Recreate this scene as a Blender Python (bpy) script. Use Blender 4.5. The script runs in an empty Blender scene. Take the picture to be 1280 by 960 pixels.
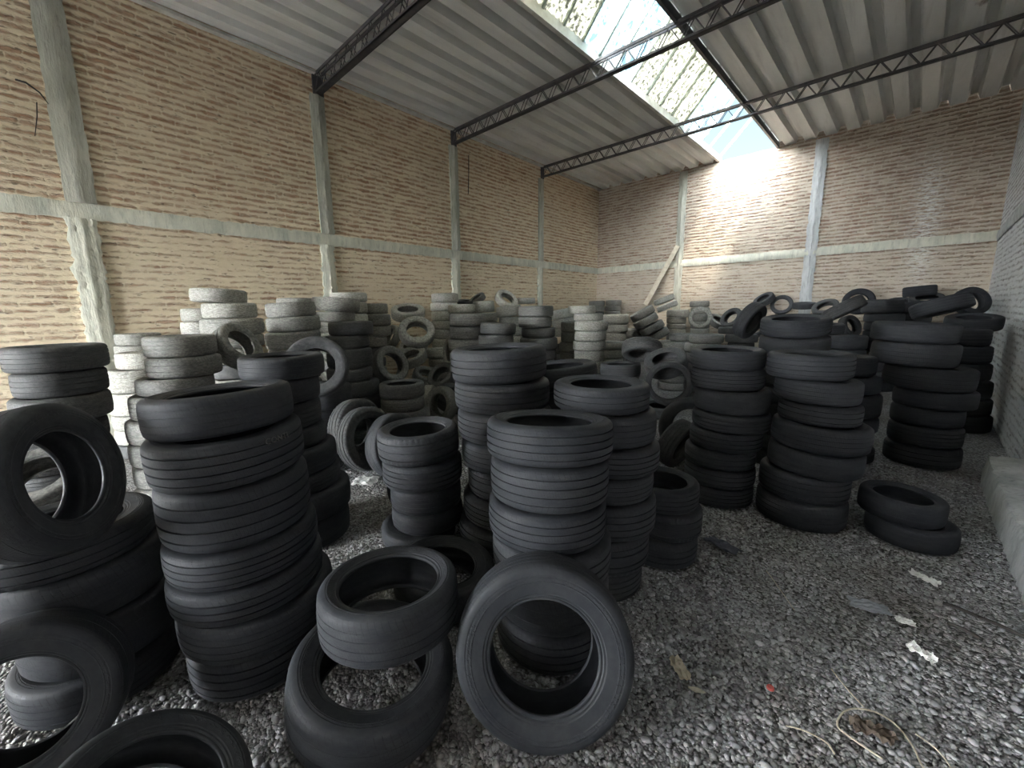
import math
SKY_STRENGTH = 0.3
FILL_GLOW = 21
SUN_STRENGTH = 1.9
SUN_DIR = (-0.35, 0.42, -1.0)
EXPOSURE = 2.4
CAM_LENS = 14.0493
CAM_SHIFT = (0.01766, -0.00606)
CAM_ROT = [[0.728352, 0.68496, -0.018246], [-0.100496, 0.133127, 0.985991], [-0.677793, 0.716315, -0.165799]]
import bpy, bmesh, math, random
import numpy as np
from mathutils import Vector, Matrix

random.seed(7)
rng = np.random.default_rng(7)
SC = bpy.context.scene
COL = SC.collection
PI = math.pi

# ------------------------------------------------------------------ measures (metres)
XL, YB, XR = -7.773, 13.984, 1.772          # left wall, back wall, right wall at the back corner
YF = -8.0                                   # front wall, behind the camera
ZT, ZB = 6.06, 3.297                        # underside of the roof sheets, top of the ring beam
SKY_A, SKY_B = -3.83, -2.37                 # edges of the roof opening at the back wall
RW = 0.0700                                 # how much the right wall closes in per metre

def slope(x):
    return (x - XL) / (XR - XL) * 0.062
def fan(x, y):                              # the roof lines are not quite parallel to the left wall
    return x - (YB - y) * slope(x)
def right_wall_x(y):
    return XR - (YB - y) * RW

# ------------------------------------------------------------------ node helpers
def new_mat(name):
    m = bpy.data.materials.new(name); m.use_nodes = True
    nt = m.node_tree; nt.nodes.clear()
    out = nt.nodes.new('ShaderNodeOutputMaterial')
    b = nt.nodes.new('ShaderNodeBsdfPrincipled')
    nt.links.new(b.outputs[0], out.inputs[0])
    return m, nt, b
def nd(nt, typ, **kw):
    n = nt.nodes.new(typ)
    for k, v in kw.items():
        if k.startswith('i_'):
            n.inputs[int(k[2:]) if k[2:].isdigit() else k[2:].replace('_', ' ')].default_value = v
        else:
            setattr(n, k, v)
    return n
def lk(nt, a, b): nt.links.new(a, b)
def math_n(nt, op, a, b=None, c=None):
    n = nt.nodes.new('ShaderNodeMath'); n.operation = op
    for i, v in enumerate((a, b, c)):
        if v is None: continue
        if isinstance(v, (int, float)): n.inputs[i].default_value = v
        else: lk(nt, v, n.inputs[i])
    return n.outputs[0]
def mix_c(nt, fac, a, b, blend='MIX'):
    n = nt.nodes.new('ShaderNodeMix'); n.data_type = 'RGBA'; n.blend_type = blend
    def put(sock, v):
        if isinstance(v, (tuple, list)): sock.default_value = (*v[:3], 1)
        elif isinstance(v, (int, float)): sock.default_value = v
        else: lk(nt, v, sock)
    put(n.inputs[0], fac); put(n.inputs[6], a); put(n.inputs[7], b)
    return n.outputs[2]
def ramp(nt, fac, stops):
    n = nt.nodes.new('ShaderNodeValToRGB')
    el = n.color_ramp.elements
    while len(el) < len(stops): el.new(0.5)
    for e, (p, c) in zip(el, stops):
        e.position = p; e.color = (c, c, c, 1) if isinstance(c, (int, float)) else (*c, 1)
    lk(nt, fac, n.inputs[0])
    return n.outputs[0]
def noise(nt, vec, scale, detail=4, rough=0.55, dist=0.0):
    n = nt.nodes.new('ShaderNodeTexNoise')
    n.inputs['Scale'].default_value = scale; n.inputs['Detail'].default_value = detail
    n.inputs['Roughness'].default_value = rough; n.inputs['Distortion'].default_value = dist
    if vec is not None: lk(nt, vec, n.inputs['Vector'])
    return n.outputs[0]
def mapping(nt, vec, scale=(1, 1, 1), loc=(0, 0, 0), rot=(0, 0, 0)):
    n = nt.nodes.new('ShaderNodeMapping')
    n.inputs['Scale'].default_value = scale; n.inputs['Location'].default_value = loc
    n.inputs['Rotation'].default_value = rot
    lk(nt, vec, n.inputs['Vector']); return n.outputs[0]
def bump(nt, h, strength=0.5, dist=0.02, nrm=None):
    n = nt.nodes.new('ShaderNodeBump')
    n.inputs['Strength'].default_value = strength; n.inputs['Distance'].default_value = dist
    lk(nt, h, n.inputs['Height'])
    if nrm is not None: lk(nt, nrm, n.inputs['Normal'])
    return n.outputs[0]

# ------------------------------------------------------------------ materials
def brick_mat(name, b1, b2, mortar, smear, smear_amt, seed, bloom=None):
    """rough hand-laid brick: light mortar squeezed out of wavy courses, brick showing between; UV in metres"""
    m, nt, b = new_mat(name)
    tc = nd(nt, 'ShaderNodeTexCoord'); uv = tc.outputs['UV']
    wob = nd(nt, 'ShaderNodeTexNoise'); wob.inputs['Scale'].default_value = 2.4; wob.inputs['Detail'].default_value = 5; wob.inputs['Roughness'].default_value = .65
    lk(nt, mapping(nt, uv, (1, 1.6, 1), (seed, 0, 0)), wob.inputs['Vector'])
    v = nd(nt, 'ShaderNodeVectorMath', operation='MULTIPLY_ADD')
    lk(nt, wob.outputs['Color'], v.inputs[0]); v.inputs[1].default_value = (.10, .075, 0); lk(nt, uv, v.inputs[2])
    br = nd(nt, 'ShaderNodeTexBrick', offset=.5)
    lk(nt, v.outputs[0], br.inputs['Vector'])
    for k, val in (('Scale', 1.), ('Mortar Size', .020), ('Mortar Smooth', 1.), ('Bias', -.1), ('Brick Width', .285), ('Row Height', .090)):
        br.inputs[k].default_value = val
    br.inputs['Color1'].default_value = (0, 0, 0, 1); br.inputs['Color2'].default_value = (1, 1, 1, 1); br.inputs['Mortar'].default_value = (.5, .5, .5, 1)
    sv = nd(nt, 'ShaderNodeSeparateXYZ'); lk(nt, v.outputs[0], sv.inputs[0])
    row = math_n(nt, 'FRACT', math_n(nt, 'MULTIPLY', sv.outputs[1], 1 / .090))
    ridge = math_n(nt, 'MULTIPLY', math_n(nt, 'ABSOLUTE', math_n(nt, 'SUBTRACT', row, .5)), 2.)       # 1 on the bed joint
    n1 = noise(nt, mapping(nt, uv, (1, 1, 1), (seed, seed, 0)), .55, 5, .6)
    n2 = noise(nt, mapping(nt, uv, (2.6, 9, 1), (seed, 0, 0)), 1.0, 6, .72)
    n3 = noise(nt, mapping(nt, uv, (9, 26, 1), (0, seed, 0)), 1.0, 4, .65)
    base = mix_c(nt, br.outputs['Color'], b1, b2)
    base = mix_c(nt, ramp(nt, n3, [(.38, 0.), (.66, .8)]), base, tuple(c * .55 for c in b1))
    sx = nd(nt, 'ShaderNodeSeparateXYZ'); lk(nt, uv, sx.inputs[0])
    low = math_n(nt, 'MULTIPLY', ramp(nt, math_n(nt, 'MULTIPLY', sx.outputs[1], 1 / 6.), [(.46, 1.), (.58, 0.)]), .09)
    th = math_n(nt, 'MULTIPLY', ridge, .27)
    th = math_n(nt, 'MULTIPLY_ADD', br.outputs['Fac'], .14, th)
    th = math_n(nt, 'MULTIPLY_ADD', n2, 1.05, th)
    th = math_n(nt, 'MULTIPLY_ADD', n3, .50, th)
    th = math_n(nt, 'ADD', math_n(nt, 'MULTIPLY_ADD', n1, .30, th), low)
    sm = ramp(nt, math_n(nt, 'MULTIPLY', th, .6), [(.54, 0.), (.68, 1.)])
    tint = mix_c(nt, ramp(nt, n1, [(.3, 0.), (.7, 1.)]), smear, mortar)
    col = mix_c(nt, math_n(nt, 'MULTIPLY', sm, smear_amt), base, tint)
    dark = noise(nt, mapping(nt, uv, (7, 20, 1), (seed * 2, 3, 0)), 1.0, 3, .55)
    col = mix_c(nt, ramp(nt, dark, [(.62, 0.), (.70, .75)]), col, (.13, .09, .065))
    if bloom:                                    # white salts that have come out of the brick
        du = math_n(nt, 'MULTIPLY', math_n(nt, 'SUBTRACT', sx.outputs[0], bloom[0]), 1 / .22)
        dz = math_n(nt, 'MULTIPLY', math_n(nt, 'SUBTRACT', sx.outputs[1], bloom[1]), 1 / 1.35)
        g = math_n(nt, 'EXPONENT', math_n(nt, 'MULTIPLY', math_n(nt, 'ADD', math_n(nt, 'POWER', du, 2.), math_n(nt, 'POWER', dz, 4.)), -1.))
        col = mix_c(nt, math_n(nt, 'MULTIPLY', g, ramp(nt, n3, [(.44, 0.), (.56, .9)])), col, (.72, .71, .68))
    lk(nt, col, b.inputs['Base Color']); b.inputs['Roughness'].default_value = .92
    b.inputs['Specular IOR Level'].default_value = .2
    h = math_n(nt, 'MULTIPLY_ADD', n3, .6, math_n(nt, 'MULTIPLY', sm, .8))
    h = math_n(nt, 'MULTIPLY_ADD', dark, -.5, h)
    lk(nt, bump(nt, h, .9, .03), b.inputs['Normal'])
    return m
M = {}
M['brick_left'] = brick_mat('brick_left', (.43, .26, .165), (.58, .39, .265), (.67, .565, .41), (.78, .67, .49), .97, 3.)
M['brick_back'] = brick_mat('brick_back', (.31, .205, .155), (.44, .32, .24), (.51, .445, .36), (.57, .50, .405), .9, 8., (8.67, 3.6))
M['brick_right'] = brick_mat('brick_right', (.40, .38, .37), (.52, .50, .49), (.64, .64, .64), (.70, .70, .70), 1., 15.)

def concrete_mat(name, c1, c2, streak=True):
    m, nt, b = new_mat(name)
    tc = nd(nt, 'ShaderNodeTexCoord'); o = tc.outputs['Object']
    n1 = noise(nt, mapping(nt, o, (2.5, 2.5, .7)), 2., 6, .65)
    n2 = noise(nt, mapping(nt, o, (14, 14, 2.2)), 1.6, 4, .6)
    n3 = noise(nt, o, 40., 3, .6)
    col = mix_c(nt, ramp(nt, n1, [(.35, 0.), (.68, 1.)]), c1, c2)
    col = mix_c(nt, ramp(nt, n2, [(.52, 0.), (.72, .55)]), col, tuple(c * .55 for c in c1))
    lk(nt, col, b.inputs['Base Color']); b.inputs['Roughness'].default_value = .9
    b.inputs['Specular IOR Level'].default_value = .25
    h = math_n(nt, 'MULTIPLY_ADD', n2, 1., math_n(nt, 'MULTIPLY', n3, .3))
    lk(nt, bump(nt, h, .7, .015), b.inputs['Normal'])
    return m
M['concrete'] = concrete_mat('concrete', (.33, .33, .28), (.50, .49, .42))
M['concrete_pale'] = concrete_mat('concrete_pale', (.46, .47, .40), (.66, .64, .54))
M['concrete_grey'] = concrete_mat('concrete_grey', (.36, .37, .37), (.56, .57, .57))

def sheet_mat():
    m, nt, b = new_mat('galvanised_sheet')
    tc = nd(nt, 'ShaderNodeTexCoord'); o = tc.outputs['Object']
    n1 = noise(nt, mapping(nt, o, (1.6, .35, 1)), 1.2, 5, .6)
    n2 = noise(nt, mapping(nt, o, (9, .5, 3)), 1.2, 3, .5)
    col = mix_c(nt, ramp(nt, n1, [(.3, 0.), (.7, 1.)]), (.58, .58, .56), (.74, .735, .71))
    col = mix_c(nt, ramp(nt, n2, [(.55, 0.), (.75, .4)]), col, (.36, .35, .33))
    # a few rust blotches
    n3 = noise(nt, mapping(nt, o, (2.2, .8, 1), (4.3, 1.2, 0)), 1.1, 4, .6)
    col = mix_c(nt, ramp(nt, n3, [(.70, 0.), (.78, .8)]), col, (.16, .09, .06))
    lk(nt, col, b.inputs['Base Color'])
    b.inputs['Metallic'].default_value = .15; b.inputs['Roughness'].default_value = .5
    # pressed micro ribs along the sheet
    w = nd(nt, 'ShaderNodeTexWave', wave_type='BANDS', bands_direction='X'); w.inputs['Scale'].default_value = 9.
    lk(nt, o, w.inputs['Vector'])
    lk(nt, bump(nt, w.outputs['Fac'], .25, .006), b.inputs['Normal'])
    return m
M['sheet'] = sheet_mat()

def simple(name, c, rough=.6, metal=0., c2=None, scale=12., bmp=.15):
    m, nt, b = new_mat(name)
    tc = nd(nt, 'ShaderNodeTexCoord')
    n = noise(nt, tc.outputs['Object'], scale, 5, .6)
    col = mix_c(nt, ramp(nt, n, [(.35, 0.), (.7, 1.)]), c, c2 or tuple(x * .7 for x in c))
    lk(nt, col, b.inputs['Base Color']); b.inputs['Roughness'].default_value = rough; b.inputs['Metallic'].default_value = metal
    lk(nt, bump(nt, n, bmp, .004), b.inputs['Normal'])
    return m
M['truss_paint'] = simple('truss_paint', (.045, .045, .055), .5, .2, (.10, .09, .085), 6.)
M['flashing'] = simple('flashing', (.62, .61, .57), .5, .1, (.42, .40, .36), 4.)
M['rafter'] = simple('rafter', (.20, .23, .20), .5, .2, (.30, .32, .28), 5.)
M['wood'] = simple('wood', (.66, .60, .48), .8, 0., (.50, .42, .31), 9.)
M['stick'] = simple('stick', (.035, .03, .028), .8)
M['straw'] = simple('straw', (.60, .56, .45), .8, 0., (.45, .40, .30))
M['paper'] = simple('paper', (.80, .80, .78), .7, 0., (.66, .66, .64))
M['grey_scrap'] = simple('grey_scrap', (.34, .36, .40), .6, 0., (.26, .28, .31))
M['dark_scrap'] = simple('dark_scrap', (.05, .055, .075), .6, 0., (.10, .11, .14))
M['leaf'] = simple('leaf', (.50, .36, .15), .7, 0., (.40, .28, .11))
M['pale_leaf'] = simple('pale_leaf', (.55, .52, .42), .7)
M['red_cap'] = simple('red_cap', (.55, .10, .08), .5)
M['mud'] = simple('mud', (.11, .085, .065), .9)

def panel_mat():
    """dirty translucent fibreglass: glows with the daylight behind it"""
    m = bpy.data.materials.new('fibreglass_panel'); m.use_nodes = True
    nt = m.node_tree; nt.nodes.clear()
    out = nt.nodes.new('ShaderNodeOutputMaterial')
    tc = nd(nt, 'ShaderNodeTexCoord'); o = tc.outputs['Object']
    n1 = noise(nt, mapping(nt, o, (1., 1., 1.)), 17., 5, .7)
    n2 = noise(nt, mapping(nt, o, (1., .6, 1.), (2, 0, 0)), 1.6, 3, .6)
    f = math_n(nt, 'MULTIPLY', ramp(nt, n1, [(.40, .10), (.58, 1.)]), ramp(nt, n2, [(.3, .75), (.7, 1.)]))
    col = mix_c(nt, f, (.055, .058, .047), (.58, .57, .50))
    tr = nd(nt, 'ShaderNodeBsdfTranslucent'); lk(nt, col, tr.inputs['Color'])
    df = nd(nt, 'ShaderNodeBsdfDiffuse'); lk(nt, mix_c(nt, .4, col, (.5, .5, .45)), df.inputs['Color'])
    mx = nd(nt, 'ShaderNodeMixShader'); mx.inputs[0].default_value = .2
    lk(nt, tr.outputs[0], mx.inputs[1]); lk(nt, df.outputs[0], mx.inputs[2])
    lk(nt, mx.outputs[0], out.inputs[0])
    return m
M['panel'] = panel_mat()
def clear_panel_mat():
    m = bpy.data.materials.new('clear_panel'); m.use_nodes = True
    nt = m.node_tree; nt.nodes.clear()
    out = nt.nodes.new('ShaderNodeOutputMaterial')
    tc = nd(nt, 'ShaderNodeTexCoord'); o = tc.outputs['Object']
    n1 = noise(nt, mapping(nt, o, (2., 1.1, 1.)), 3.2, 5, .7, .6)
    f = ramp(nt, n1, [(.42, 0.), (.58, .8)])
    tp = nd(nt, 'ShaderNodeBsdfTransparent'); tp.inputs['Color'].default_value = (.96, .98, .99, 1)
    tr = nd(nt, 'ShaderNodeBsdfTranslucent'); tr.inputs['Color'].default_value = (.22, .28, .30, 1)
    mx = nd(nt, 'ShaderNodeMixShader'); lk(nt, f, mx.inputs[0])
    lk(nt, tp.outputs[0], mx.inputs[1]); lk(nt, tr.outputs[0], mx.inputs[2])
    lk(nt, mx.outputs[0], out.inputs[0])
    return m
M['clear_panel'] = clear_panel_mat()

def gravel_floor_mat():
    m, nt, b = new_mat('gravel_bed')
    tc = nd(nt, 'ShaderNodeTexCoord'); o = tc.outputs['Object']
    vo = nd(nt, 'ShaderNodeTexVoronoi'); vo.inputs['Scale'].default_value = 55.; lk(nt, o, vo.inputs['Vector'])
    sep = nd(nt, 'ShaderNodeSeparateColor'); lk(nt, vo.outputs['Color'], sep.inputs[0])
    col = mix_c(nt, sep.outputs[0], (.27, .267, .27), (.56, .555, .56))
    big = noise(nt, o, .9, 4, .6)
    col = mix_c(nt, ramp(nt, big, [(.48, 0.), (.66, .6)]), col, (.13, .105, .075))
    edge = ramp(nt, vo.outputs['Distance'], [(.25, 0.), (.75, .85)])
    col = mix_c(nt, edge, col, (.07, .066, .062))
    lk(nt, col, b.inputs['Base Color']); b.inputs['Roughness'].default_value = .85
    h = math_n(nt, 'MULTIPLY', vo.outputs['Distance'], -1.)
    lk(nt, bump(nt, h, 1., .03), b.inputs['Normal'])
    return m
M['gravel_bed'] = gravel_floor_mat()
def stone_mat():
    m, nt, b = new_mat('gravel_stone')
    at = nd(nt, 'ShaderNodeAttribute', attribute_type='GEOMETRY', attribute_name='tone')
    tc = nd(nt, 'ShaderNodeTexCoord'); o = tc.outputs['Object']
    t = at.outputs['Fac']
    col = mix_c(nt, t, (.20, .20, .207), (.60, .60, .615))
    big = noise(nt, o, .9, 4, .6)
    col = mix_c(nt, ramp(nt, big, [(.48, 0.), (.66, .55)]), col, (.14, .115, .085))
    n = noise(nt, o, 90., 3, .6)
    col = mix_c(nt, ramp(nt, n, [(.4, 0.), (.7, .35)]), col, (.12, .11, .10))
    lk(nt, col, b.inputs['Base Color']); b.inputs['Roughness'].default_value = .75
    return m
M['stone'] = stone_mat()
M['bounce_yard'] = simple('bounce_yard', (.66, .66, .65), .9, 0., (.56, .56, .55), 1.)  # pale, so the added ground outside bounces light indoors

def rubber_mat(name, kind):
    """black rubber; how dusty it is comes from the object's own 'dust' property"""
    m, nt, b = new_mat(name)
    tc = nd(nt, 'ShaderNodeTexCoord'); o = tc.outputs['Object']
    oi = nd(nt, 'ShaderNodeObjectInfo')
    at = nd(nt, 'ShaderNodeAttribute', attribute_type='OBJECT', attribute_name='dust')
    sp = nd(nt, 'ShaderNodeAttribute', attribute_type='OBJECT', attribute_name='shift')
    off = nd(nt, 'ShaderNodeCombineXYZ'); lk(nt, math_n(nt, 'MULTIPLY', sp.outputs['Fac'], 37.), off.inputs[0]); lk(nt, math_n(nt, 'MULTIPLY', sp.outputs['Fac'], 91.), off.inputs[2])
    va = nd(nt, 'ShaderNodeVectorMath', operation='ADD'); lk(nt, o, va.inputs[0]); lk(nt, off.outputs[0], va.inputs[1])
    p = va.outputs[0]
    n1 = noise(nt, p, 2.2, 5, .65)
    n2 = noise(nt, mapping(nt, p, (1, 1, 1.2)), 9., 5, .68)
    d = at.outputs['Fac']
    # dust sits in patches; the dustier the tire, the fewer bare places
    pat = math_n(nt, 'MULTIPLY_ADD', n2, .55, math_n(nt, 'MULTIPLY', n1, .75))
    f = math_n(nt, 'MULTIPLY', math_n(nt, 'ADD', pat, .30), d)
    f = math_n(nt, 'MINIMUM', math_n(nt, 'MULTIPLY', f, 1.15), .97)
    base = mix_c(nt, ramp(nt, n1, [(.35, 0.), (.65, 1.)]), (.0155, .018, .024), (.028, .030, .036))
    dustc = mix_c(nt, ramp(nt, n2, [(.4, 0.), (.6, 1.)]), (.32, .31, .275), (.58, .57, .51))
    col = mix_c(nt, f, base, dustc)
    h = None
    if kind == 'tread':
        sx = nd(nt, 'ShaderNodeSeparateXYZ'); lk(nt, o, sx.inputs[0])
        ang = math_n(nt, 'ARCTAN2', sx.outputs[1], sx.outputs[0])
        z = sx.outputs[2]
        a1 = math_n(nt, 'ADD', math_n(nt, 'MULTIPLY', ang, 72 / (2 * PI)), math_n(nt, 'MULTIPLY', math_n(nt, 'ABSOLUTE', z), 1.3))
        s1 = math_n(nt, 'LESS_THAN', math_n(nt, 'FRACT', a1), .16)
        a2 = math_n(nt, 'ADD', math_n(nt, 'MULTIPLY', ang, 144 / (2 * PI)), math_n(nt, 'MULTIPLY', z, 2.))
        s2 = math_n(nt, 'LESS_THAN', math_n(nt, 'FRACT', a2), .14)
        sip = math_n(nt, 'MAXIMUM', math_n(nt, 'MULTIPLY', s1, math_n(nt, 'GREATER_THAN', math_n(nt, 'ABSOLUTE', z), .45)), math_n(nt, 'MULTIPLY', s2, math_n(nt, 'LESS_THAN', math_n(nt, 'ABSOLUTE', z), .45)))
        wear = ramp(nt, n1, [(.4, .25), (.6, 1.)])
        sip = math_n(nt, 'MULTIPLY', sip, wear)
        col = mix_c(nt, math_n(nt, 'MULTIPLY', sip, .45), col, (.01, .01, .011))
        h = math_n(nt, 'MULTIPLY_ADD', sip, -1., math_n(nt, 'MULTIPLY', n2, .35))
        lk(nt, bump(nt, h, .6, .006), b.inputs['Normal'])
        b.inputs['Roughness'].default_value = .62
    elif kind == 'side':
        # worn moulded marks in a band round the sidewall
        sx = nd(nt, 'ShaderNodeSeparateXYZ'); lk(nt, o, sx.inputs[0])
        ang = math_n(nt, 'ARCTAN2', sx.outputs[1], sx.outputs[0])
        r = math_n(nt, 'SQRT', math_n(nt, 'ADD', math_n(nt, 'POWER', sx.outputs[0], 2.), math_n(nt, 'POWER', sx.outputs[1], 2.)))
        cb = nd(nt, 'ShaderNodeCombineXYZ'); lk(nt, math_n(nt, 'MULTIPLY', ang, 16.), cb.inputs[0]); lk(nt, math_n(nt, 'MULTIPLY', r, 30.), cb.inputs[1]); lk(nt, sp.outputs['Fac'], cb.inputs[2])
        mk = noise(nt, cb.outputs[0], 1., 1, .4)
        band = math_n(nt, 'MULTIPLY', math_n(nt, 'GREATER_THAN', r, .80), math_n(nt, 'LESS_THAN', r, .87))
        mk = math_n(nt, 'MULTIPLY', ramp(nt, mk, [(.52, 0.), (.57, 1.)]), band)
        h = math_n(nt, 'MULTIPLY_ADD', mk, .8, math_n(nt, 'MULTIPLY', n2, .3))
        lk(nt, bump(nt, h, .4, .004), b.inputs['Normal'])
        b.inputs['Roughness'].default_value = .55
    else:
        lk(nt, bump(nt, n2, .2, .004), b.inputs['Normal'])
        b.inputs['Roughness'].default_value = .5
    b.inputs['Specular IOR Level'].default_value = .22
    lk(nt, col, b.inputs['Base Color'])
    return m
M['tread'] = rubber_mat('rubber_tread', 'tread')
M['side'] = rubber_mat('rubber_sidewall', 'side')
M['bead'] = rubber_mat('rubber_bead', 'bead')

# ------------------------------------------------------------------ mesh helpers
def link(name, me, mat, parent=None, **props):
    o = bpy.data.objects.new(name, me); COL.objects.link(o)
    if mat is not None and not me.materials: me.materials.append(mat)
    if parent is not None: o.parent = parent
    for k, v in props.items(): o[k] = v
    return o
def mesh_from(name, vs, fs, mat=None, smooth=False, uv=None, sharp=None):
    me = bpy.data.meshes.new(name)
    me.from_pydata([tuple(v) for v in vs], [], fs)
    if uv is not None:
        l = me.uv_layers.new(name='UVMap')
        for lp in me.loops: l.data[lp.index].uv = uv[lp.vertex_index]
    if mat is not None: me.materials.append(mat)
    if smooth:
        me.polygons.foreach_set('use_smooth', [True] * len(me.polygons))
        if sharp: me.set_sharp_from_angle(angle=sharp)
    me.update()
    return me
class Geo:
    """collects boxes, bars and plates for ONE mesh"""
    def __init__(self): self.v = []; self.f = []
    def hexa(self, c8):
        b = len(self.v); self.v += [tuple(p) for p in c8]
        self.f += [tuple(b + i for i in q) for q in ((0, 3, 2, 1), (4, 5, 6, 7), (0, 1, 5, 4), (1, 2, 6, 5), (2, 3, 7, 6), (3, 0, 4, 7))]
    def box(self, x0, x1, y0, y1, z0, z1):
        self.hexa([(x0, y0, z0), (x1, y0, z0), (x1, y1, z0), (x0, y1, z0), (x0, y0, z1), (x1, y0, z1), (x1, y1, z1), (x0, y1, z1)])
    def bar(self, a, b, w, h=None, up=(0, 0, 1)):
        a, b = Vector(a), Vector(b); d = (b - a).normalized(); h = h or w
        u = Vector(up)
        if abs(d.dot(u)) > .98: u = Vector((0, 1, 0))
        s = d.cross(u).normalized(); u = s.cross(d).normalized()
        self.hexa([a - s * w / 2 - u * h / 2, b - s * w / 2 - u * h / 2, b + s * w / 2 - u * h / 2, a + s * w / 2 - u * h / 2,
                   a - s * w / 2 + u * h / 2, b - s * w / 2 + u * h / 2, b + s * w / 2 + u * h / 2, a + s * w / 2 + u * h / 2])
    def tube(self, pts, r, n=6):
        pts = [Vector(p) for p in pts]; b0 = len(self.v)
        for i, p in enumerate(pts):
            d = (pts[min(i + 1, len(pts) - 1)] - pts[max(i - 1, 0)]).normalized()
            u = Vector((0, 0, 1)) if abs(d.z) < .95 else Vector((1, 0, 0))
            s = d.cross(u).normalized(); u = s.cross(d)
            rr = r[i] if isinstance(r, (list, tuple)) else r
            for k in range(n):
                a = 2 * PI * k / n
                self.v.append(tuple(p + (s * math.cos(a) + u * math.sin(a)) * rr))
        for i in range(len(pts) - 1):
            for k in range(n):
                a, c = b0 + i * n + k, b0 + i * n + (k + 1) % n
                self.f.append((a, c, c + n, a + n))
        self.f.append(tuple(b0 + k for k in reversed(range(n)))); e = b0 + (len(pts) - 1) * n
        self.f.append(tuple(e + k for k in range(n)))
    def build(self, name, mat, parent=None, smooth=False, **props):
        return link(name, mesh_from(name, self.v, self.f, mat, smooth), None, parent, **props)

def wall(name, a, b, z0, z1, thick, mat):
    """a wall from a to b (its room face on that line), thickness on the far side; UV in metres"""
    a, b = Vector((*a, 0)), Vector((*b, 0)); d = (b - a); L = d.length; d.normalize()
    n = Vector((-d.y, d.x, 0)) * thick
    vs = []; uv = []
    for z in (z0, z1):
        for p, u in ((a, 0), (b, L), (b + n, L + thick), (a + n, -thick)):
            vs.append((p.x, p.y, z)); uv.append((u, z))
    fs = [(0, 1, 5, 4), (1, 2, 6, 5), (2, 3, 7, 6), (3, 0, 4, 7), (4, 5, 6, 7), (3, 2, 1, 0)]
    return link(name, mesh_from(name, vs, fs, mat, uv=uv), None, kind='structure')

def rough_block(name, mat, origin, along, out, L, H, P, cell=.05, jag=.02, embed=.06, ribs=0, seed=0):
    """a cast concrete member on a wall: front face gridded and ragged along its edges.
    along/out are unit vectors (along the length L runs u, H is up the other way); P is how far it stands out"""
    r = np.random.default_rng(seed)
    origin, along, out = Vector(origin), Vector(along), Vector(out)
    side = out.cross(along)
    nu, nv = max(2, int(L / cell)), max(3, int(H / cell))
    eL = r.normal(0, 1, nu + 1) * jag * .5
    eR = r.normal(0, 1, nu + 1) * jag * .5
    vs = []; fs = []
    for i in range(nu + 1):
        for j in range(-1, nv + 2):
            jj = min(max(j, 0), nv); t = jj / nv
            lo, hi = eL[i], H + eR[i]
            v = lo + (hi - lo) * t
            d = P + r.normal(0, .004) + (.012 * math.cos(ribs * 2 * PI * t) if ribs else 0)
            if jj in (0, nv): d *= .55
            if j in (-1, nv + 1): d = -embed
            vs.append(origin + along * (L * i / nu) + side * v + out * d)
    w = nv + 3
    for i in range(nu):
        for j in range(w - 1):
            a = i * w + j; fs.append((a, a + 1, a + w + 1, a + w))
    fs.append(tuple(range(w - 1, -1, -1))); fs.append(tuple(nu * w + k for k in range(w)))
    return link(name, mesh_from(name, vs, fs, mat, True, sharp=.7), None, kind='structure')

# ------------------------------------------------------------------ the room shell
YX = right_wall_x(YF)
g = Geo(); g.box(XL - .3, XR + .4, YF - .3, YB + .3, -.25, -.004); g.build('floor', M['gravel_bed'], kind='structure')
wall('wall_left', (XL, YB), (XL, YF), 0, ZT + .15, -.25, M['brick_left'])
wall('wall_back', (XL - .25, YB), (XR + .3, YB), 0, ZT, .25, M['brick_back'])
wall('wall_back', (XL - .25, YB + .062), (SKY_A, YB + .062), ZT, ZT + .2, .188, M['brick_back'])
wall('wall_back', (SKY_B, YB + .062), (XR + .3, YB + .062), ZT, ZT + .2, .188, M['brick_back'])
wall('wall_right', (XR, YB), (YX, YF), 0, ZT + .15, .25, M['brick_right'])
# front wall behind the camera, with an unseen gate opening added to let in fill light
GX0, GX1, GZ = -7.4, -4.6, 3.5
for nm, a, b, z0, z1 in (('wall_front', (XL - .25, YF), (GX0, YF), 0, ZT + .15), ('wall_front', (GX1, YF), (YX + .25, YF), 0, ZT + .15), ('wall_front', (GX0, YF), (GX1, YF), GZ, ZT + .15)):
    wall(nm, a, b, z0, z1, -.25, M['brick_back'])
g = Geo(); g.box(-40, 40, -60, YF - .3, -.3, -.02); g.build('floor_bounce_yard', M['bounce_yard'], kind='structure')  # unseen pale ground added to bounce daylight in through the gate

# ring beam and pillars
LA, LO = (0, -1, 0), (1, 0, 0)                  # left wall: along towards the camera, out into the room
rough_block('beam_left', M['concrete_pale'], (XL, YB, ZB), LA, LO, YB - YF, .21, .035, .06, .012, seed=1)
rough_block('beam_back', M['concrete_pale'], (XL, YB, ZB - .21), (1, 0, 0), (0, -1, 0), XR - XL, .21, .03, .06, .012, seed=2)
d = Vector((YX - XR, YF - YB, 0)); LR = d.length; d.normalize()
rough_block('beam_right', M['concrete_grey'], (XR, YB, ZB - .21), tuple(d), tuple(Vector((0, 0, 1)).cross(d) * -1), LR, .21, .03, .06, .012, seed=3)
for k, (y, w) in enumerate(((-6.0, .30), (-2.75, .30), (.36, .30), (3.66, .26), (6.92, .26), (10.43, .24))):
    s = 10 + k
    rough_block('pillar_left', M['concrete'], (XL, y + w / 2, ZB), (0, 0, 1), LO, ZT - .36 - ZB, w, .05, .06, .010, ribs=2, seed=s)
    rough_block('pillar_left', M['concrete_pale'], (XL, y + w / 2 - .04, 0), (0, 0, 1), LO, ZB - .2, w, .055, .04, .026, ribs=2, seed=s + 30)
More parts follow.
